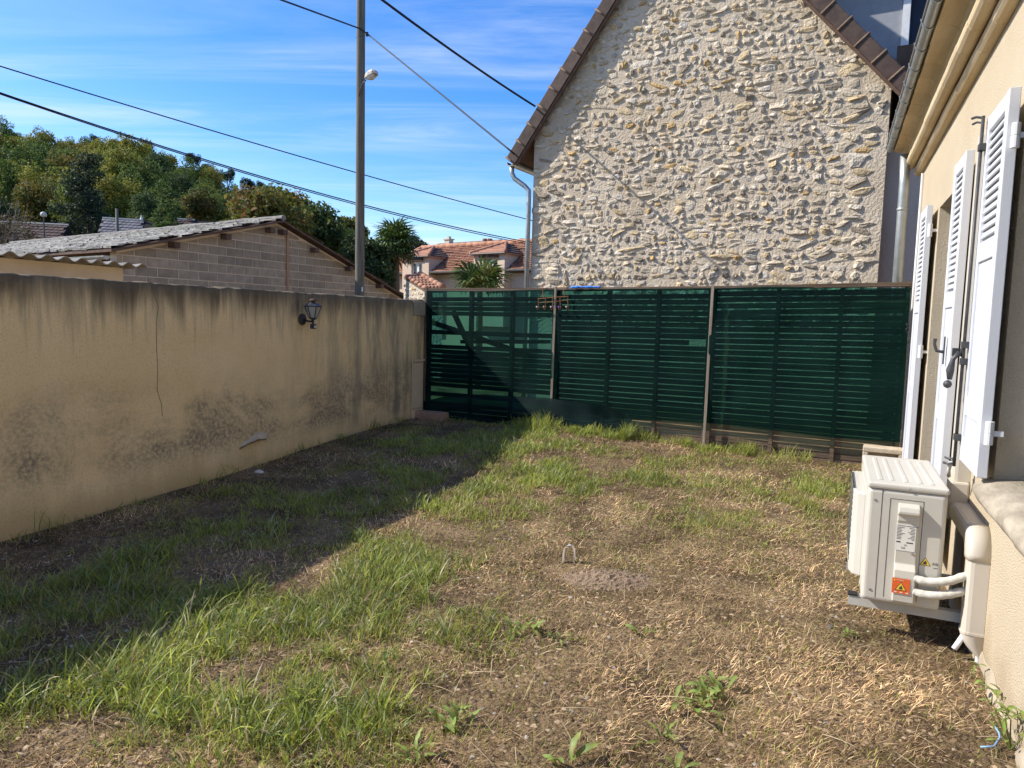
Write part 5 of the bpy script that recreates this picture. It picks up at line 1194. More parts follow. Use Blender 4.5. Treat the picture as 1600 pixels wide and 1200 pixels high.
def crown(seed, rx, rz, zc, nclump, n, size, cols, name='crown'):
    r_ = np.random.default_rng(seed); Cs, Rs = [], []
    for i in range(nclump):
        d = r_.normal(0, 1, 3); d /= np.linalg.norm(d); q = r_.uniform(0.25, 1.0) ** 0.5
        p = np.array([d[0] * rx * q * 0.78, d[1] * rx * q * 0.78, zc + d[2] * rz * q * 0.80 + 0.10 * rz * (1 - abs(d[0]))])
        Cs.append(p); Rs.append(rx * r_.uniform(0.20, 0.42))
    V, F, T = leaves(r_, Cs, Rs, n, size, cols)
    return np_mesh(name, V, F, 'foliage', T), Cs
def trunk_mesh(seed, zc, r0, Cs, nb=7, name='trunk'):
    r_ = random.Random(seed); mb = MB(); top = zc * 0.9
    P = [np.array([r_.uniform(-.1, .1) * t, r_.uniform(-.1, .1) * t, -1.0 + (top + 1.0) * t]) for t in np.linspace(0, 1, 6)]
    mb.tube(P, list(np.linspace(r0, r0 * 0.3, 6)), 8)
    for i in range(nb):
        c = np.array(Cs[i % len(Cs)]); s = P[2 + i % 3]; mid = (s + c) / 2 + np.array([0, 0, -0.1 * zc * r_.random()]); mb.tube([s, mid, c], [r0 * .4, r0 * .25, r0 * .08], 6)
    me = bpy.data.meshes.new(name); me.from_pydata(mb.v, [], mb.f); me.update(); me.materials.append(MATS['bark']); return me
def place_tree(name, label, loc, crown_me, trunk_me, s=1.0, rz=0.0, group=None, sz=None):
    f = frame_at(loc); t = thing(name, label, 'tree', f, group)
    t.matrix_world = Matrix.Translation(loc) @ Matrix.Rotation(rz, 4, 'Z') @ Matrix.Diagonal((s, s, sz or s, 1))
    a = mesh_obj('crown', crown_me, None, t); b = mesh_obj('trunk', trunk_me, None, t); return t
kinds = {}
for nm, cols, sd in (('green', GREEN, 1), ('green2', GREEN, 2), ('yellow', YELLOW, 3), ('yellow2', YELLOW, 6), ('dark', DARK, 4), ('autumn', AUTUMN, 5), ('olive', [GREEN[3], AUTUMN[1], GREEN[1], DARK[3]], 7)):
    c_, Cs = crown(sd, 3.7, 4.2, 5.2, 60, 9000, 0.27, cols); kinds[nm] = (c_, trunk_mesh(sd, 5.2, 0.28, Cs))
LBL = {'green': 'mid green broadleaf tree in the wood on the hillside', 'green2': 'mid green broadleaf tree in the wood on the hillside', 'yellow': 'yellowish green broadleaf tree in the wood on the hillside',
       'yellow2': 'yellowish green broadleaf tree in the wood on the hillside', 'dark': 'dark green tree in the wood on the hillside', 'autumn': 'brownish autumn coloured tree in the wood on the hillside', 'olive': 'olive green tree in the wood on the hillside'}
rt = random.Random(21)
for row, y in enumerate((86, 96, 107, 119, 132, 146, 160)):
    u = -130 + rt.uniform(0, 30)
    while u < 470:
        yy = y + rt.uniform(-4, 4); z = hill_z(u, yy)
        kd = rt.choices(['green', 'green2', 'yellow', 'yellow2', 'dark', 'autumn', 'olive'], [3, 3, 3.0, 2.0, 2.6, 1.0, 2])[0]
        if 140 < u < 230 and row in (2, 3, 4): kd = rt.choice(['yellow', 'yellow2'])
        if 215 < u < 300 and row < 3: kd = rt.choice(['dark', 'green'])
        s = rt.uniform(0.75, 1.12) * (1.0 if u < 280 else 0.8 if u < 360 else 0.62)
        zone = ('at the foot of the wooded hill', 'low on the wooded hill', 'below the middle of the wooded hill', 'halfway up the wooded hill', 'above the middle of the wooded hill', 'just below the hill crest', 'on the hill crest')[row]
        over = 'above the bare bush' if u < 60 else 'by the dark conifer' if u < 125 else 'behind the dark conifer' if u < 185 else 'above the grey roof' if u < 240 else 'above the evergreen shrub' if u < 300 else 'behind the yellow brown tree' if u < 345 else 'above the shed ridge'
        big = 'large ' if s > 1.0 else 'small ' if s < .72 else ''
        P = at(u, 480, yy); place_tree('hillside_tree', big + LBL[kd].replace(' in the wood on the hillside', '') + ' ' + zone + ', ' + over, (P[0], yy, z - 0.4), *kinds[kd], s=s, rz=rt.uniform(0, 6.28), group='trees of the hillside wood', sz=s * rt.uniform(0.85, 1.2))
        u += rt.uniform(42, 60) * 100 / y * (0.8 if u > 330 else 1)
# pines standing up on the crest
def conifer(seed, h, r, n, size, cols, tiers=11, base=0.12, droop=0.25):
    r_ = np.random.default_rng(seed); Cs, Rs = [], []
    for k in range(tiers):
        t = base + (1 - base) * k / tiers; rad = r * (1 - t) ** 0.8 + 0.08 * r
        for j in range(max(3, int(9 * (1 - t) + 3))):
            a = r_.uniform(0, 6.28); q = r_.uniform(0.35, 1) * rad; Cs.append((q * math.cos(a), q * math.sin(a), h * t - droop * q)); Rs.append(0.16 * r + 0.14 * rad)
    V, F, T = leaves(r_, Cs, Rs, n, size, cols, squash=0.55); me = np_mesh('crown', V, F, 'foliage', T)
    mb = MB(); mb.tube([np.array([0, 0, -1.0]), np.array([0, 0, h * .5]), np.array([0, 0, h * .97])], [h * .02, h * .014, h * .004], 8)
    for c in Cs[::3]: mb.tube([np.array([0, 0, c[2] + .05 * h]), np.array(c)], [h * .005, h * .002], 5)
    tm = bpy.data.meshes.new('trunk'); tm.from_pydata(mb.v, [], mb.f); tm.update(); tm.materials.append(MATS['bark']); return me, tm
cp_, Cs = crown(31, 2.6, 2.2, 6.3, 22, 4200, 0.22, PINE); pine = (cp_, trunk_mesh(31, 6.3, 0.22, Cs))
for u, v in ((143, 205), (182, 209), (302, 232), (325, 243), (355, 258), (403, 272), (385, 268)):
    y = 168; P = at(u, v, y); place_tree('pine_tree', 'dark pine standing up on the hill crest, ' + {143: 'over the dark conifer', 182: 'over the yellow trees', 302: 'first above the brown roof', 325: 'above the yellow brown tree', 355: 'right of the twin pines', 403: 'tallest at the end of the hill', 385: 'beside the last tall pine'}[u], (P[0], y, P[2] - 8.0), *pine, s=rt.uniform(0.75, 1.0), rz=rt.uniform(0, 6), group='pines on the hill crest')
spr = conifer(41, 12.0, 3.9, 15000, 0.22, [(0.026, 0.043, 0.026), (0.033, 0.052, 0.028), (0.04, 0.056, 0.028)], tiers=15)
P = at(140, 375, 62); place_tree('spruce_tree', 'large dark drooping conifer behind the shed roof', (P[0], 62, P[2] - 4.2), *spr)
cy_ = conifer(42, 4.3, 1.25, 5200, 0.13, GREEN[:3], tiers=12, base=0.05, droop=0.1)
P = at(254, 366, 52); place_tree('cypress_shrub', 'small pointed evergreen shrub between two roofs', (P[0], 52, P[2] - 1.2), *cy_)
P = at(268, 366, 51.6); place_tree('cypress_shrub', 'small pointed evergreen shrub leaning on its taller twin', (P[0], 51.6, P[2] - 1.3), *cy_, s=0.92, rz=2.0)
cA_, Cs = crown(51, 2.0, 2.1, 3.6, 30, 4200, 0.22, [(0.14, 0.12, 0.025), (0.09, 0.095, 0.022), (0.11, 0.085, 0.02)]); P = at(316, 345, 72)
place_tree('autumn_tree', 'round yellow brown tree standing in front of the dark wood', (P[0], 72, P[2] - 2.4), cA_, trunk_mesh(51, 3.6, 0.16, Cs))
# nearer trees behind the shed's right slope
def near_tree(name, label, u, v, y, rx, rz, n, size, cols, seed, ncl=40):
    c_, Cs = crown(seed, rx, rz, 0.0, ncl, n, size, cols); P = at(u, v, y)
    for q in range(len(Cs)): Cs[q] = Cs[q] + np.array([0, 0, P[2]])
    for vtx in (c_,):
        co = np.empty(len(vtx.vertices) * 3, np.float32); vtx.vertices.foreach_get('co', co); co = co.reshape(-1, 3); co[:, 2] += P[2]; vtx.vertices.foreach_set('co', co.ravel()); vtx.update()
    place_tree(name, label, (P[0], y, 0.0), c_, trunk_mesh(seed, P[2], 0.14, Cs, 9))
near_tree('fig_tree', 'leafy tree with yellowing leaves rising behind the shed ridge', 418, 352, 27, 1.75, 1.15, 6500, 0.17, [(0.10, 0.12, 0.02), (0.15, 0.13, 0.025), (0.07, 0.10, 0.02), (0.17, 0.10, 0.03)], 61)
near_tree('broadleaf_tree', 'dense dark green tree with brown tips beside the wooden pole', 486, 382, 30, 1.75, 1.75, 12000, 0.16, [(0.075, 0.11, 0.028), (0.10, 0.135, 0.03), (0.15, 0.13, 0.03), (0.065, 0.095, 0.028)], 62, 60)
near_tree('broadleaf_tree', 'tree with orange brown upper leaves between the shed and the wood', 430, 332, 40, 2.2, 1.25, 8500, 0.20, AUTUMN + GREEN[:2], 63, 44)
near_tree('willow_tree', 'pale yellow green tree showing behind the wooden pole', 546, 372, 38, 1.0, 1.25, 5200, 0.15, [(0.17, 0.17, 0.04), (0.13, 0.14, 0.03), (0.10, 0.12, 0.03)], 64, 30)
near_tree('laurel_shrub', 'dark evergreen shrub below the palm, behind the shed', 570, 418, 27, 1.35, 1.35, 9000, 0.14, [(0.04, 0.065, 0.024), (0.055, 0.085, 0.03), (0.08, 0.11, 0.03)], 65, 44)
near_tree('conifer_tree', 'feathery dark conifer showing between palm and red roof', 647, 385, 44, 1.15, 0.75, 3200, 0.14, PINE, 66, 16)
near_tree('evergreen_shrub', 'dark shrub filling the gap beside the cream house', 612, 440, 36, 1.1, 1.5, 5000, 0.16, DARK, 67, 30)
# bare bush at the far left
def bare_bush():
    P = at(15, 385, 30); f = frame_at((P[0], 30, 0)); t = thing('bare_bush', 'half bare bush with pale twigs and few yellow leaves by the shed roof', 'bush', f)
    r_ = random.Random(9); mb = MB(); tips = []
    base = at(5, 400, 30)
    for i in range(90):
        u, v = r_.uniform(-50, 112), r_.uniform(296, 388)
        if v < 300 + max(0, u - 20) * 0.75: continue
        tip = at(u, v, 30 + r_.uniform(-1.2, 1.2)); b = base + np.array([r_.uniform(-1.2, .8), r_.uniform(-.5, .5), r_.uniform(-1, 0)])
        mid = (b + tip) / 2 + np.array([r_.uniform(-.15, .15), r_.uniform(-.2, .2), r_.uniform(0, .35)])
        P2 = [b * (1 - s) ** 2 + 2 * mid * s * (1 - s) + tip * s * s for s in np.linspace(0, 1, 7)]; mb.tube(P2, list(np.linspace(.02, .005, 7)), 5); tips.append(tip)
        for k in range(3):
            q = P2[3 + k]; e_ = q + np.array([r_.uniform(-.4, .4), r_.uniform(-.3, .3), r_.uniform(-.1, .5)]); mb.tube([q, e_], [.008, .003], 4); tips.append(e_)
    build('branches', mb, 'twig', t)
    V, F, T = leaves(np.random.default_rng(3), [p for p in tips if p[2] < at(0, 338, 30)[2]] , [0.22] * len([p for p in tips if p[2] < at(0, 338, 30)[2]]), 2600, 0.085, [(0.16, 0.13, 0.03), (0.10, 0.09, 0.03), (0.06, 0.06, 0.025), (0.09, 0.06, 0.03)])
    mesh_obj('leaves', np_mesh('leaves', V - f.o, F, 'foliage', T), None, t)
mat('twig', (0.22, 0.18, 0.14), (0.30, 0.25, 0.20), rough=0.9, scale=10); bare_bush()
# village roofs under the hill
mat('slate_grey', (0.16, 0.15, 0.16), (0.25, 0.235, 0.235), rough=0.85, scale=3, detail=6, attr='tone'); mat('brown_roof', (0.085, 0.055, 0.05), (0.13, 0.085, 0.07), rough=0.9, scale=4, attr='tone')
mat('village_wall', (0.42, 0.38, 0.33), (0.5, 0.46, 0.4), rough=0.95, scale=2)
def village(name, label, y, ul, ur, vr, ve, mt, dirU=(0.95, 0.30, 0), extra=None, hipr=0.0):
    D_ = np.array(dirU) / np.linalg.norm(dirU); Nn = np.array([D_[1], -D_[0], 0]); A_ = at(ul, vr, y); L_ = (ur - ul) * y / FPX / D_[0]
    f = Fr((A_[0], A_[1], 0), D_, Nn); t = thing(name, label, 'house', f); zr = A_[2]; dz = (ve - vr) * y / FPX; run = dz / 0.8
    m = MB(); m.box(f, 0.1, L_ - 0.1, -run, run, 0, zr - dz - .05); build('wall', m, 'village_wall', t)
    m = MB(); m.prism([f(0, run, zr - dz), f(0, 0, zr - .02), f(0, -run, zr - dz)], D_ * L_); build('roof', m, mt, t)
    Vd = f(0, 0, zr) - f(0, run + .15, zr - dz - .12); Lv_ = np.linalg.norm(Vd)
    tag(build('roof_tiles', tile_field(f(0, run + .15, zr - dz - .12), D_, Vd / Lv_, L_, Lv_, max(8, int(L_ / .33)), max(5, int(Lv_ / .36)), 0.05, rr, (lambda u_, v_: u_ < L_ - hipr * (v_ / Lv_)) ), mt, t), None, None, kind='stuff')
    m = MB(); m.tube([f(0, 0, zr + .03), f(L_ - hipr, 0, zr + .03)], 0.09, 6); build('ridge', m, 'block_mortar', t)
    return t, f, zr, L_
t, f, zr, L_ = village('village_house', 'old house with speckled grey tile roof beside the dark conifer', 58, 160, 228, 341, 372, 'slate_grey', hipr=0.9)
m = MB(); m.lathe(Fr(f(L_ - 0.9, 0, zr), (1, 0, 0), (0, 1, 0)), [(0.10, 0), (0.12, 0.1), (0.06, 0.25), (0.05, 0.42)], 8); build('finial', m, 'white_iron', t)
t, f, zr, L_ = village('village_house', 'house with plain dark brown roof and a skylight behind the evergreen shrub', 66, 268, 325, 342, 372, 'brown_roof', hipr=1.6)
m = MB(); m.box(f, 0.35 * L_, 0.35 * L_ + .5, 0.95, 1.2, zr - 1.05, zr - .8); build('skylight', m, 'glass_dark', t); m = MB(); m.box(f, 1.3, 1.7, -.2, .2, zr - .3, zr + .22); build('chimney', m, 'red_ridge', t)
village('village_house', 'house with dark purple brown roof behind the bare bush', 55, -60, 84, 344, 385, 'brown_roof', dirU=(0.97, 0.22, 0))
P = at(68, 335, 45); t = thing('street_lamp', 'grey street lamp with dome head among the bushes', 'street lamp', frame_at((P[0], 45, 0)))
m = MB(); m.tube([np.array([P[0], 45, 0.0]), np.array([P[0], 45, P[2] - .15])], [.07, .04], 8); build('post', m, 'black_iron', t); m = MB(); m.lathe(frame_at(P), [(.02, -.16), (.16, -.13), (.19, -.02), (.15, .10), (.05, .16)], 12); build('lamp_head', m, 'lamp_shell', t, smooth=True)
P = at(183, 345, 50); m = MB(); m.tube([np.array([P[0], 50, 0.0]), np.array([P[0], 50, at(183, 326, 50)[2]])], [.12, .10], 8); tag(build('telegraph_pole', m, 'pole_wood', None, frame_at((P[0], 50, 0)), smooth=True), 'dark telegraph pole in front of the speckled grey roof', 'utility pole')

# ------------------------------------------------------------------ fan palms
mat('palm_leaf', (0.8, 0.8, 0.8), (1.1, 1.1, 1.1), rough=0.5, spec=0.35, scale=3, attr='tone', translucent=0.25, objvar=0.2)
mat('palm_fibre', (0.12, 0.085, 0.05), (0.20, 0.15, 0.09), rough=1, scale=6, bump=1, bscale=12, bdist=.05)
def fan_mesh(seed, L_, n, tone, spread=150, fold=0.14):
    r_ = random.Random(seed); V, F, T = [], [], []; st = L_ * 0.55
    V += [(-.006, 0, 0), (.006, 0, 0), (.006, st, 0.0), (-.006, st, 0.0)]; F.append((0, 1, 2, 3)); T += [tone] * 4
    for i in range(n):
        a = math.radians(-spread + 2 * spread * i / (n - 1)); l = L_ * (0.62 - 0.12 * abs(a) / 2.6) * r_.uniform(.9, 1.08); d = np.array([math.sin(a), math.cos(a), 0]); s = np.array([math.cos(a), -math.sin(a), 0]); w = L_ * 0.042
        c0 = np.array([0, st, 0]); mid = c0 + d * l * .6 + np.array([0, 0, fold * l * (1 if i % 2 else .6)]); tip = c0 + d * l + np.array([0, 0, -r_.uniform(.02, .35) * l])
        k = len(V); V += [tuple(c0 - s * .004), tuple(mid - s * w), tuple(tip), tuple(mid + s * w), tuple(c0 + s * .004)]; F.append((k, k + 1, k + 2, k + 3)); T += [tuple(x * r_.uniform(.8, 1.2) for x in tone)] * 5
    me = bpy.data.meshes.new('frond'); me.from_pydata(V, [], F); me.update()
    a_ = me.attributes.new('tone', 'FLOAT_COLOR', 'POINT'); a_.data.foreach_set('color', np.array([(*c, 1) for c in T], np.float32).ravel()); me.materials.append(MATS['palm_leaf']); return me
def palm(name, label, P, L_, n, seed, low, tones, trunk):
    f = frame_at((P[0], P[1], 0)); t = thing(name, label, 'palm', f); r_ = random.Random(seed)
    ms = [fan_mesh(seed + i, L_, 17, tones[i % len(tones)]) for i in range(5)]; dead = fan_mesh(seed + 9, L_, 13, (0.30, 0.19, 0.05))
    for i in range(n):
        q = i / n; az = i * 2.4 + r_.uniform(-.3, .3); el = math.radians(80 - (80 - low) * q ** 0.8 + r_.uniform(-8, 8))
        if q > 0.9 and low < 0: me = dead
        else: me = ms[i % 5]
        o = mesh_obj('frond', me, None, t); d = Vector((math.cos(az) * math.cos(el), math.sin(az) * math.cos(el), math.sin(el)))
        z = Vector((-math.cos(az) * math.sin(el), -math.sin(az) * math.sin(el), math.cos(el))); x = d.cross(z); R3 = Matrix((x, d, z)).transposed().to_4x4()
        o.matrix_local = Matrix.Translation((0, 0, P[2])) @ R3 @ Matrix.Scale(r_.uniform(.85, 1.1), 4)
    m = MB(); m.tube([np.array([P[0], P[1], -.2]), np.array([P[0], P[1], P[2] * .6]), np.array([P[0], P[1], P[2] + .05])], [trunk, trunk * 1.15, trunk * .8], 10); build('trunk', m, 'palm_fibre', t, smooth=True)
PT_ = [(0.10, 0.155, 0.035), (0.14, 0.19, 0.045), (0.075, 0.125, 0.03)]
palm('fan_palm', 'tall fan palm with a yellow dead frond beside the cream house', at(618, 382, 28), 0.98, 64, 3, -50, PT_, 0.16)
palm('fan_palm', 'low fan palm with broad glossy fronds showing over the fence', at(750, 456, 15.0), 0.74, 24, 8, 2, [(0.10, 0.15, 0.04), (0.14, 0.19, 0.05), (0.08, 0.13, 0.04)], 0.07)
palm('fan_palm', 'fan palm half hidden behind the wooden pole and shed', at(557, 395, 29), 0.9, 34, 5, -40, [(0.10, 0.14, 0.03), (0.07, 0.11, 0.025)], 0.14)
# ------------------------------------------------------------------ the lawn: straw, short grass, long grass
mat('grass_blade', (0.8, 0.8, 0.8), (1.2, 1.2, 1.2), rough=0.45, scale=1.2, detail=3, attr='tone', translucent=0.48, spec=0.3)
mat('straw', (0.75, 0.75, 0.75), (1.2, 1.2, 1.2), rough=0.8, scale=1.5, detail=3, attr='tone', translucent=0.15, spec=0.2)
def in_lot(x, y, mg=0.03):
    P = np.stack([x, y, np.zeros_like(x)], 1)
    return (((P - WF.o) @ wN) > mg) & (((P - HF.o) @ nD) > mg) & (((P - FF.o) @ fN) > mg) & (y > 1.2)
def scatter(n, power):
    xs, ys = [], []; tot = 0
    while tot < n:
        x = rng.uniform(-5.5, 5.0, 400000); y = rng.uniform(1.2, 10.4, 400000)
        k = (rng.random(400000) < np.minimum(1, (2.6 / y) ** power)) & in_lot(x, y) & (np.abs(x) < 0.80 * y + 0.7)
        xs.append(x[k]); ys.append(y[k]); tot += k.sum()
    return np.concatenate(xs)[:n], np.concatenate(ys)[:n]
def pix(x, y):
    P = np.stack([x, y, gz(x, y)], 1) - EYE; w = P @ cF; return 800 + FPX * (P @ cR) / w, 600 - FPX * (P @ cU) / w
BL = [  # u, v, ru, rv, weight : where the photograph shows green growth
    (60, 1060, 190, 150, 1.0), (250, 950, 190, 90, 1.0), (420, 880, 150, 70, .95), (330, 1060, 200, 90, 1.0), (560, 980, 130, 100, 1.1), (660, 920, 110, 60, 1.1), (450, 1130, 220, 70, .75),
    (150, 880, 140, 50, .75), (330, 800, 150, 40, .6), (480, 820, 110, 40, .5), (620, 745, 110, 45, .95), (760, 700, 110, 28, .9), (560, 800, 60, 40, .35), (640, 690, 70, 15, .8),
    (950, 690, 200, 18, 1.3), (1180, 705, 110, 16, 1.0), (840, 700, 90, 25, 1.2), (900, 740, 190, 38, .95), (760, 780, 110, 34, .75), (1000, 790, 210, 32, .55), (1270, 770, 80, 38, .7), (700, 830, 80, 25, .35),
    (820, 985, 60, 25, .5), (1100, 1090, 60, 40, .25), (690, 1110, 80, 40, .4), (1200, 830, 150, 30, .22), (740, 1020, 70, 40, .35), (660, 1180, 80, 25, .3)]
def green_w(x, y):
    u, v = pix(x, y); g = np.full_like(u, 0.13) + 0.10 * np.exp(-((v - 760) / 80) ** 2)
    for a, b, ru, rv, w in BL: g = g + w * np.exp(-(((u - a) / ru) ** 2 + ((v - b) / rv) ** 2))
    n1 = rough_noise(x, y, 5.0); n2 = rough_noise(x + 3, y - 2, 14.0)
    g = g * np.clip(0.62 + 2.6 * n1 + 1.6 * n2, 0.02, 1.7)
    # bare strip at the foot of the garden wall
    d = (np.stack([x, y, 0 * x], 1) - WF.o) @ wN
    g = g * (0.35 + 0.65 * sstep(d, 0.1, 0.8))
    return np.clip(g, 0, 1.25)
def blades(x, y, L_, W_, a0, a1, az, tone, segs, z0=-0.004):
    n = len(x); P = np.stack([x, y, gz(x, y) + z0], 1); d = np.stack([np.cos(az), np.sin(az), 0 * az], 1)
    tw = rng.normal(0, 0.5, n); s = np.stack([-np.sin(az + tw), np.cos(az + tw), rng.normal(0, .25, n)], 1)
    rows = [P.copy()]; cur = P.copy()
    for k in range(segs):
        t = (k + .5) / segs; a = a0 + (a1 - a0) * t; st = (L_ / segs)[:, None]
        cur = cur + (d * np.sin(a)[:, None] + np.array([0, 0, 1.0]) * np.cos(a)[:, None]) * st; rows.append(cur.copy())
    V = []; ws = [0.75, 1.0, 0.8, 0.55, 0.3]
    for k in range(segs):
        w = (W_ * ws[int(k * 4 / max(segs, 1))] * .5)[:, None]; V += [rows[k] - s * w, rows[k] + s * w]
    V.append(rows[segs]); m_ = len(V); V = np.stack(V, 1).reshape(-1, 3); base = (np.arange(n) * m_)[:, None]
    F4 = [base + np.array([[2 * k, 2 * k + 1, 2 * k + 3, 2 * k + 2]]) for k in range(segs - 1)]
    tip = base + np.array([[2 * (segs - 1), 2 * (segs - 1) + 1, m_ - 1, m_ - 1]])
    tri_ = np.concatenate([np.concatenate([f[:, [0, 1, 2]], f[:, [0, 2, 3]]]) for f in F4] + [tip[:, :3]])
    return V, tri_, np.repeat(tone, m_, 0)
def stuff(name, parts, m, label, cat):
    Vs, Fs, Ts, k = [], [], [], 0
    for V, F, T in parts: Vs.append(V); Fs.append(F + k); Ts.append(T); k += len(V)
    me = np_mesh(name, np.concatenate(Vs), np.concatenate(Fs), m, np.concatenate(Ts)); return tag(mesh_obj(name, me, None), label, cat, kind='stuff')
def pal(n, cols, lo=.75, hi=1.25):
    c = np.array(cols); return c[rng.integers(0, len(c), n)] * rng.uniform(lo, hi, (n, 1))
SC = [(0.644, 0.434, 0.237), (0.420, 0.267, 0.145), (0.800, 0.627, 0.358), (0.239, 0.147, 0.079), (0.547, 0.360, 0.203), (0.756, 0.520, 0.266)]
GC = [(0.27, 0.33, 0.05), (0.34, 0.385, 0.06), (0.19, 0.25, 0.045), (0.40, 0.43, 0.08), (0.28, 0.34, 0.13)]
YC_ = [(0.46, 0.43, 0.12), (0.38, 0.40, 0.08), (0.52, 0.44, 0.18), (0.31, 0.35, 0.07)]
# dry straw lying in all directions
n = 330000; x, y = scatter(n, 1.15); far = np.clip(y / 4.0, 1, 2.2)
dens = rough_noise(x, y, 7.0) + rough_noise(x - 5, y, 18.0); kk = rng.random(n) < np.clip(0.85 + 2.0 * dens, .32, 1); x, y, far = x[kk], y[kk], far[kk]; n = len(x)
comb = 2.0 * rough_noise(x, y, 2.0)
L_ = rng.uniform(.012, .050, n) * rng.choice([1, 1, 1, 1, 1.9], n); az = np.where(rng.random(n) < .45, comb - 0.6 + rng.normal(0, .5, n), rng.uniform(0, 6.28, n))
a0 = np.clip(rng.normal(1.05, .35, n), .1, 1.5); a1 = np.clip(a0 + rng.normal(.35, .3, n), .5, 1.85)
st1 = blades(x, y, L_, rng.uniform(.0014, .0032, n) * far, a0, a1, az, pal(n, SC, .5, 1.3) * np.clip(1 + 2.2 * rough_noise(x, y, 4.0) + 1.6 * rough_noise(x, y + 3, 11.0), .45, 1.4)[:, None], 2)
n = 1800; x, y = scatter(n, .9)
st2 = blades(x, y, rng.uniform(.08, .20, n), rng.uniform(.002, .0035, n), np.full(n, 1.3), rng.uniform(1.4, 1.7, n), rng.uniform(0, 6.28, n), pal(n, [(0.50, 0.40, 0.25), (0.42, 0.32, 0.18)]), 4, .012)
stuff('dry_straw', [st1, st2], 'straw', 'dry brown mown straw covering the lawn', 'straw')
# crumbs of soil, torn dead leaves and grit between the straw
def crumbs(n, s0, s1, cols, flat_):
    x, y = scatter(n, 1.0); P = np.stack([x, y, gz(x, y)], 1); s = rng.uniform(s0, s1, n)[:, None]
    O = np.array([(1, 0, 0), (0, 1, 0), (-1, 0, 0), (0, -1, 0), (0, 0, 1.0)])
    R = rng.uniform(.6, 1.3, (n, 5, 3)) * O[None] ; an = rng.uniform(0, 6.28, n); c, s_ = np.cos(an), np.sin(an)
    X_ = R[:, :, 0] * c[:, None] - R[:, :, 1] * s_[:, None]; Y_ = R[:, :, 0] * s_[:, None] + R[:, :, 1] * c[:, None]
    V = np.stack([X_, Y_, R[:, :, 2] * flat_ - .1], 2) * s[:, :, None] + P[:, None]; V[:, :, 2] += .002
    F = (np.arange(n) * 5)[:, None, None] + np.array([[0, 1, 4], [1, 2, 4], [2, 3, 4], [3, 0, 4]])[None]
    return V.reshape(-1, 3), F.reshape(-1, 3), np.repeat(pal(n, cols, .6, 1.2), 5, 0)
cr1 = crumbs(22000, .004, .013, [(0.16, 0.11, 0.07), (0.22, 0.155, 0.10), (0.11, 0.075, 0.05)], .8)
cr2 = crumbs(9000, .006, .016, [(0.42, 0.30, 0.18), (0.30, 0.20, 0.11), (0.50, 0.38, 0.24)], .35)
cr3 = crumbs(500, .006, .014, [(0.50, 0.46, 0.40), (0.36, 0.33, 0.28)], .7)
stuff('soil_crumbs', [cr1, cr2, cr3], 'straw', 'crumbs of soil, grit and dead leaf between the straw', 'soil')
# short green and yellowing grass
n = 330000; x, y = scatter(n, 1.0); g = green_w(x, y); kk = rng.random(n) < np.clip(g * .6, .03, .75); x, y, g = x[kk], y[kk], g[kk]; n = len(x); far = np.clip(y / 4.0, 1, 2.0)
yel = rng.random(n) < np.clip(.55 - .35 * g, .12, .6)
tone = np.where(yel[:, None], pal(n, YC_), pal(n, GC))
sg = blades(x, y, rng.uniform(.025, .07, n) * (0.6 + .7 * np.clip(g, 0, 1)), rng.uniform(.0022, .0042, n) * far, np.abs(rng.normal(.25, .25, n)), rng.uniform(.5, 1.5, n), rng.uniform(0, 6.28, n), tone, 3)
# long tussock grass: blades leave in tufts
nt_ = 5200; tx, ty = scatter(nt_ * 4, .8); tg = green_w(tx, ty); kk = rng.random(len(tx)) < np.clip((tg - .30) * .72, 0, .6); tx, ty, tg = tx[kk], ty[kk], tg[kk]
rep = rng.integers(3, 10, len(tx)); x = np.repeat(tx, rep); y = np.repeat(ty, rep); g = np.repeat(tg, rep); taz = np.repeat(rng.uniform(0, 6.28, len(tx)), rep); n = len(x)
x = x + rng.normal(0, .022, n); y = y + rng.normal(0, .022, n); kk = in_lot(x, y, .02); x, y, g, taz = x[kk], y[kk], g[kk], taz[kk]; n = len(x)
near = np.clip(1.25 - (y - 2) * .06, .75, 1.25)
L_ = rng.uniform(.05, .15, n) * rng.choice([.7, 1, 1, 1.35], n) * np.clip(g, .5, 1.0) * near
az = taz + rng.normal(0, .9, n) ; dry = rng.random(n) < .17
tone = np.where(dry[:, None], pal(n, [(0.40, 0.33, 0.18), (0.46, 0.42, 0.28)]), pal(n, GC + [(0.12, 0.19, 0.06)]))
lg = blades(x, y, L_, rng.uniform(.0036, .0085, n), np.abs(rng.normal(.28, .22, n)), rng.uniform(.6, 2.1, n), az, tone, 5)
# upright grass along the foot of the fence and stray blades at the walls
def strip(n, F_, a0_, a1_, b0_, b1_, l0, l1):
    a = rng.uniform(a0_, a1_, n); b = rng.uniform(b0_, b1_, n); a = a + .10 * np.sin(a * 9) ; Q = F_.o[None, :2] + a[:, None] * F_.x[None, :2] + b[:, None] * F_.y[None, :2]
    return blades(Q[:, 0], Q[:, 1], rng.uniform(l0, l1, n) * (0.35 + .75 * np.abs(np.sin(a * 5.3) * np.sin(a * 2.1 + 1))), rng.uniform(.004, .008, n), np.abs(rng.normal(.15, .15, n)), rng.uniform(.4, 1.6, n), rng.uniform(0, 6.28, n), pal(n, GC + YC_[:2]), 5)
fa = lambda u: fence(u, 600)[0]
fs1 = strip(1500, FF, fa(812), fa(1010), .05, .40, .10, .30); fs2 = strip(900, FF, fa(1010), fa(1260), .04, .28, .08, .24); fs3 = strip(900, FF, fa(670), fa(830), .08, .3, .05, .13)
ws = strip(420, WF, -1.5, W_LEN - .4, .02, .12, .06, .22)
fs4 = strip(300, FF, fa(818), fa(880), .1, .5, .18, .34)
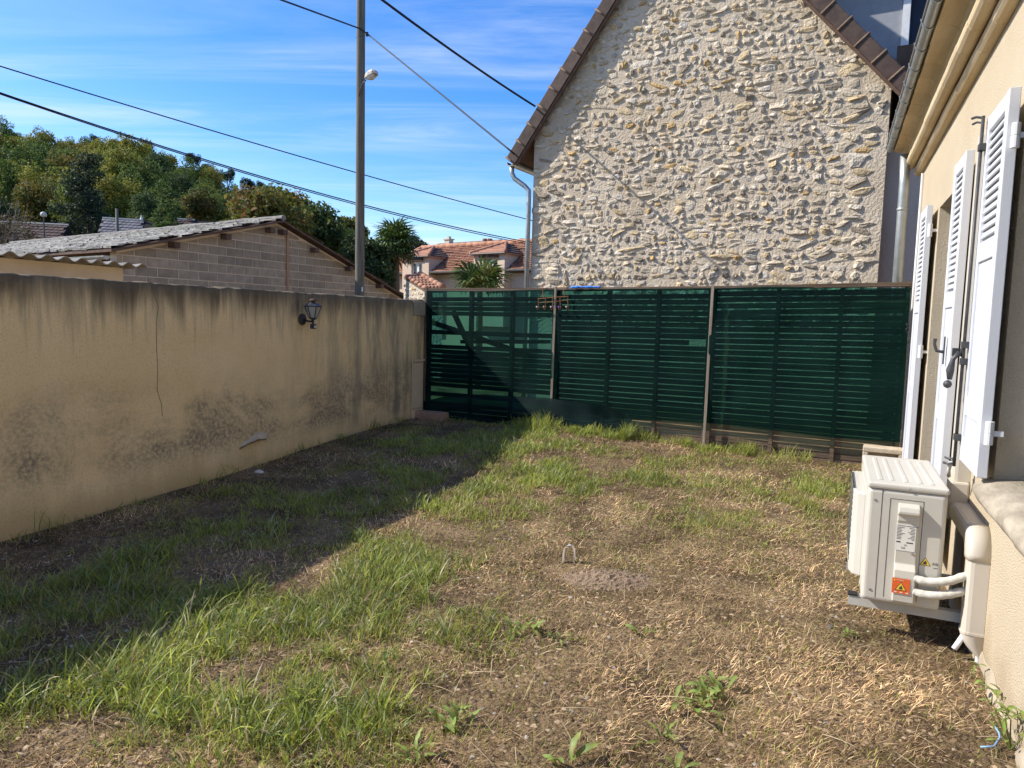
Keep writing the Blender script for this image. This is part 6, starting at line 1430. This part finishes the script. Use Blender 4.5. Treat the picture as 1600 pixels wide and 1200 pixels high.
stuff('grass', [sg, lg, fs1, fs2, fs3, fs4, ws], 'grass_blade', 'green grass growing in tufts over the lawn', 'grass')
print('straw', len(st1[1]) + len(st2[1]), 'short', len(sg[1]), 'long', len(lg[1]))
# ------------------------------------------------------------------ broad-leaved weeds
mat('weed_leaf', (0.8, 0.8, 0.8), (1.15, 1.15, 1.15), rough=0.5, scale=14, attr='tone', translucent=0.3, spec=0.3, objvar=.15)
def weed_leaf(seed, L_, W_, lobed, tone):
    r_ = random.Random(seed); n = 9; V, F, T = [], [], []
    for i in range(n):
        t = i / (n - 1); w = W_ * (math.sin(math.pi * min(1, t * .9 + .06)) ** .8) * (0.35 + .65 * t ** .5) * ((1 if i % 2 else .55) if lobed else 1) if 0 < i < n - 1 else .002
        x = L_ * t; z = .30 * L_ * math.sin(t * 2.4) * (1 - .35 * t) - .02 * L_ + r_.uniform(-.004, .004); V += [(x, -w / 2, z + w * .16), (x, 0, z), (x, w / 2, z + w * .16)]; c = tuple(q * r_.uniform(.85, 1.15) for q in tone); T += [c, tuple(q * 1.25 for q in c), c]
    for i in range(n - 1): k = i * 3; F += [(k, k + 1, k + 4, k + 3), (k + 1, k + 2, k + 5, k + 4)]
    me = bpy.data.meshes.new('leaf'); me.from_pydata(V, [], F); me.update(); me.shade_smooth()
    a_ = me.attributes.new('tone', 'FLOAT_COLOR', 'POINT'); a_.data.foreach_set('color', np.array([(*c, 1) for c in T], np.float32).ravel()); me.materials.append(MATS['weed_leaf']); return me
WL = {True: [weed_leaf(i, .14, .038, True, (.20, .24, .06)) for i in range(3)], False: [weed_leaf(i + 7, .13, .042, False, (.20, .25, .06)) for i in range(3)]}
def weed(label, u, v, n, size, lobed, seed, spread=1.0):
    P = onz(u, v, 0.05); P[2] = float(gz(P[0], P[1])); t = thing('weed', label, 'weed', frame_at(P), 'broad-leaved weeds in the lawn'); r_ = random.Random(seed)
    for i in range(n):
        o = mesh_obj('leaf', r_.choice(WL[lobed]), None, t); s = .72 * size * r_.uniform(.6, 1.15); q = r_.uniform(0, .05) * spread; az = i * 2.4 + r_.uniform(-.4, .4)
        o.matrix_local = Matrix.Translation((q * math.cos(az * 1.7), q * math.sin(az * 1.7), .012)) @ Matrix.Rotation(az, 4, 'Z') @ Matrix.Rotation(r_.uniform(-.7, .05), 4, 'Y') @ Matrix.Rotation(r_.uniform(-.4, .4), 4, 'X') @ Matrix.Scale(s, 4)
for i, a in enumerate([
    ('largest broad-leaved weed, a wide leafy rosette on the bare brown turf', 1096, 1090, 22, 1.05, False, 2.2),
    ('smaller leafy weed close above the largest rosette', 1118, 1062, 9, .85, False, 1.4),
    ('toothed dandelion rosette at the dry front edge of the lawn', 645, 1172, 13, 1.0, True, 1.0),
    ('pale sprawling weed at the edge of the green tussocks', 818, 972, 12, 1.0, False, 2.0),
    ('small weed with narrow leaves beside the pale sprawling weed', 874, 985, 8, .9, True, 1.2),
    ('bushy weed leaning out of the grass in front of the tussocks', 712, 1112, 12, 1.0, False, 1.5),
    ('thin two-leaved weed alone on brown turf', 1000, 982, 4, .9, False, 1.0),
    ('small dandelion beside the largest rosette', 1035, 1142, 8, .8, True, 1.0),
    ('weed with two long leaves at the front edge of the turf', 878, 1178, 5, 1.1, False, 1.0),
    ('little green weed on the dry ground below the air conditioner', 1322, 983, 9, .6, False, 1.0),
    ('narrow weed pushing up at the front edge near the largest rosette', 1058, 1192, 5, 1.0, False, .6),
    ('low weed by the small mound of bare earth', 905, 832, 8, .8, True, 1.5),
    ('green weed below the fence post in short grass', 1075, 800, 9, .9, True, 1.6),
    ('small weed in the shaded grass by the clay block', 700, 742, 8, .9, False, 1.0)]): weed(*a[:6], seed=i + 3, spread=a[6])
def wall_weed(label, u, v, n, h, seed):
    P = onz(u, v, 0.0); q = HF.loc(P); P = HF(q[0], max(q[1], .03), 0); P[2] = float(gz(P[0], P[1])); t = thing('weed', label, 'weed', frame_at(P), 'broad-leaved weeds in the lawn'); r_ = random.Random(seed)
    m = MB()
    for k in range(max(2, n // 6)): m.tube([P, P + np.array([r_.uniform(-.06, .06), r_.uniform(-.06, .06), h * r_.uniform(.6, 1)])], [.004, .002], 5)
    build('stem', m, 'grass_stem', t)
    for i in range(n):
        o = mesh_obj('leaf', r_.choice(WL[False]), None, t); az = i * 2.4
        o.matrix_local = Matrix.Translation((r_.uniform(-.06, .06), r_.uniform(-.07, .07), r_.uniform(.02, h))) @ Matrix.Rotation(az, 4, 'Z') @ Matrix.Rotation(r_.uniform(-.6, .3), 4, 'Y') @ Matrix.Scale(r_.uniform(.3, .55), 4)
mat('grass_stem', (.10, .13, .03), rough=.7)
wall_weed('leafy weed growing up at the foot of the cream house wall', 1578, 1172, 34, .16, 1); wall_weed('small sprig growing from the cement foot of the house', 1556, 1072, 8, .07, 2); wall_weed('tiny sprig on the cement foot, nearer the leafy weed', 1570, 1105, 8, .07, 3)
# ------------------------------------------------------------------ bits lying on the lawn
mat('white_plastic', (.72, .70, .66), rough=.5, translucent=.2); mat('white_stone', (.62, .56, .47), (.72, .66, .57), rough=.9, scale=30, bump=.5, bscale=60); mat('grey_stone', (.10, .095, .085), (.16, .15, .13), rough=.9, scale=30, bump=.5, bscale=60); mat('loose_earth', (.20, .14, .09), (.30, .215, .14), rough=1, scale=9, detail=8, bump=1, bscale=60, bdist=.02)
P = onz(889, 870, .03); z_ = float(gz(P[0], P[1])); m = MB(); n = 15; V = []
for i in range(n):
    t = math.pi * i / (n - 1); c = np.array([P[0] - .036 * math.cos(t) * (1 + .25 * math.sin(t)), P[1] + .01 * math.sin(3 * t), z_ + .125 * math.sin(t) ** .8]); w = np.array([.008, .016, .0]) * (1 - .3 * math.sin(t)); V += [c - w, c + w]
m.add(V, [(2 * i, 2 * i + 1, 2 * i + 3, 2 * i + 2) for i in range(n - 1)]); tag(build('plastic_strap', m, 'white_plastic', None, frame_at((P[0], P[1], z_)), smooth=True), 'white plastic strap looping out of the ground by the bare earth', 'strap')
def lump(name, label, cat, u, v, w, d, h, mt, seed, kind=None):
    P = onz(u, v, .04); z_ = float(gz(P[0], P[1])); r_ = np.random.default_rng(seed); m = MB(); n, k = 10, 5; V = []
    for j in range(k):
        ph = (math.pi / 2) * j / (k - 1) 
        for i in range(n):
            a = 2 * math.pi * i / n; rr_ = 1 + r_.normal(0, .10); V.append((P[0] + w / 2 * math.cos(a) * math.cos(ph) * rr_, P[1] + d / 2 * math.sin(a) * math.cos(ph) * rr_, z_ - .01 + (h + .01) * math.sin(ph) * (1 + r_.normal(0, .05))))
    m.add(V, [(j * n + i, j * n + (i + 1) % n, (j + 1) * n + (i + 1) % n, (j + 1) * n + i) for j in range(k - 1) for i in range(n)]); return tag(build(name, m, mt, None, frame_at((P[0], P[1], z_)), smooth=False), label, cat, kind=kind)
lump('stone', 'white flat stone lying in the shaded grass near the garden wall', 'stone', 405, 741, .10, .07, .03, 'white_stone', 1)
lump('stone', 'small dark stone lying on the straw below the air conditioner', 'stone', 1299, 970, .045, .03, .016, 'grey_stone', 2)
lump('stone', 'pale stone on the bare earth, to the right of the plastic strap', 'stone', 978, 899, .05, .03, .015, 'white_stone', 3)
lump('stone', 'white pebble in the grass in front of the netting', 'stone', 972, 686, .06, .05, .04, 'white_stone', 4)
lump('stone', 'grey flat stone on the turf beside the concrete block', 'stone', 1310, 728, .14, .08, .03, 'white_stone', 5)
P = onz(948, 893, .04); n = 40; V = []; xs_ = np.linspace(-.42, .42, n); ys_ = np.linspace(-.30, .30, n)
for yy in ys_:
    for xx in xs_:
        hgt = .050 * math.exp(-((xx / .26) ** 2 + (yy / .17) ** 2)) + .010 * float(rough_noise(xx * 3, yy * 3, 9.0)) + .004 * rng.normal() - .016
        V.append((P[0] + xx, P[1] + yy, float(gz(P[0] + xx, P[1] + yy)) + hgt))
m = MB(); m.add(V, [(j * n + i, j * n + i + 1, (j + 1) * n + i + 1, (j + 1) * n + i) for j in range(n - 1) for i in range(n - 1)])
tag(build('earth_mound', m, 'loose_earth', None, frame_at(P)), 'low mound of bare crumbly earth behind the plastic strap', 'earth')
m = MB(); P0 = [onz(u, v, .02) for u, v in ((1532, 1166), (1542, 1169), (1553, 1166), (1562, 1156), (1561, 1146), (1553, 1138))]; P0 = [np.array([p[0], p[1], float(gz(p[0], p[1])) + .02 + .008 * (i % 2)]) for i, p in enumerate(P0)]
m.tube(P0, .0035, 6); tag(build('string', m, 'pale_blue', None, frame_at(P0[0]), smooth=True) if 'pale_blue' in MATS else build('string', m, mat('pale_blue', (.25, .42, .70), rough=.6), None, frame_at(P0[0]), smooth=True), 'pale blue plastic string on the straw beside the house wall', 'string')
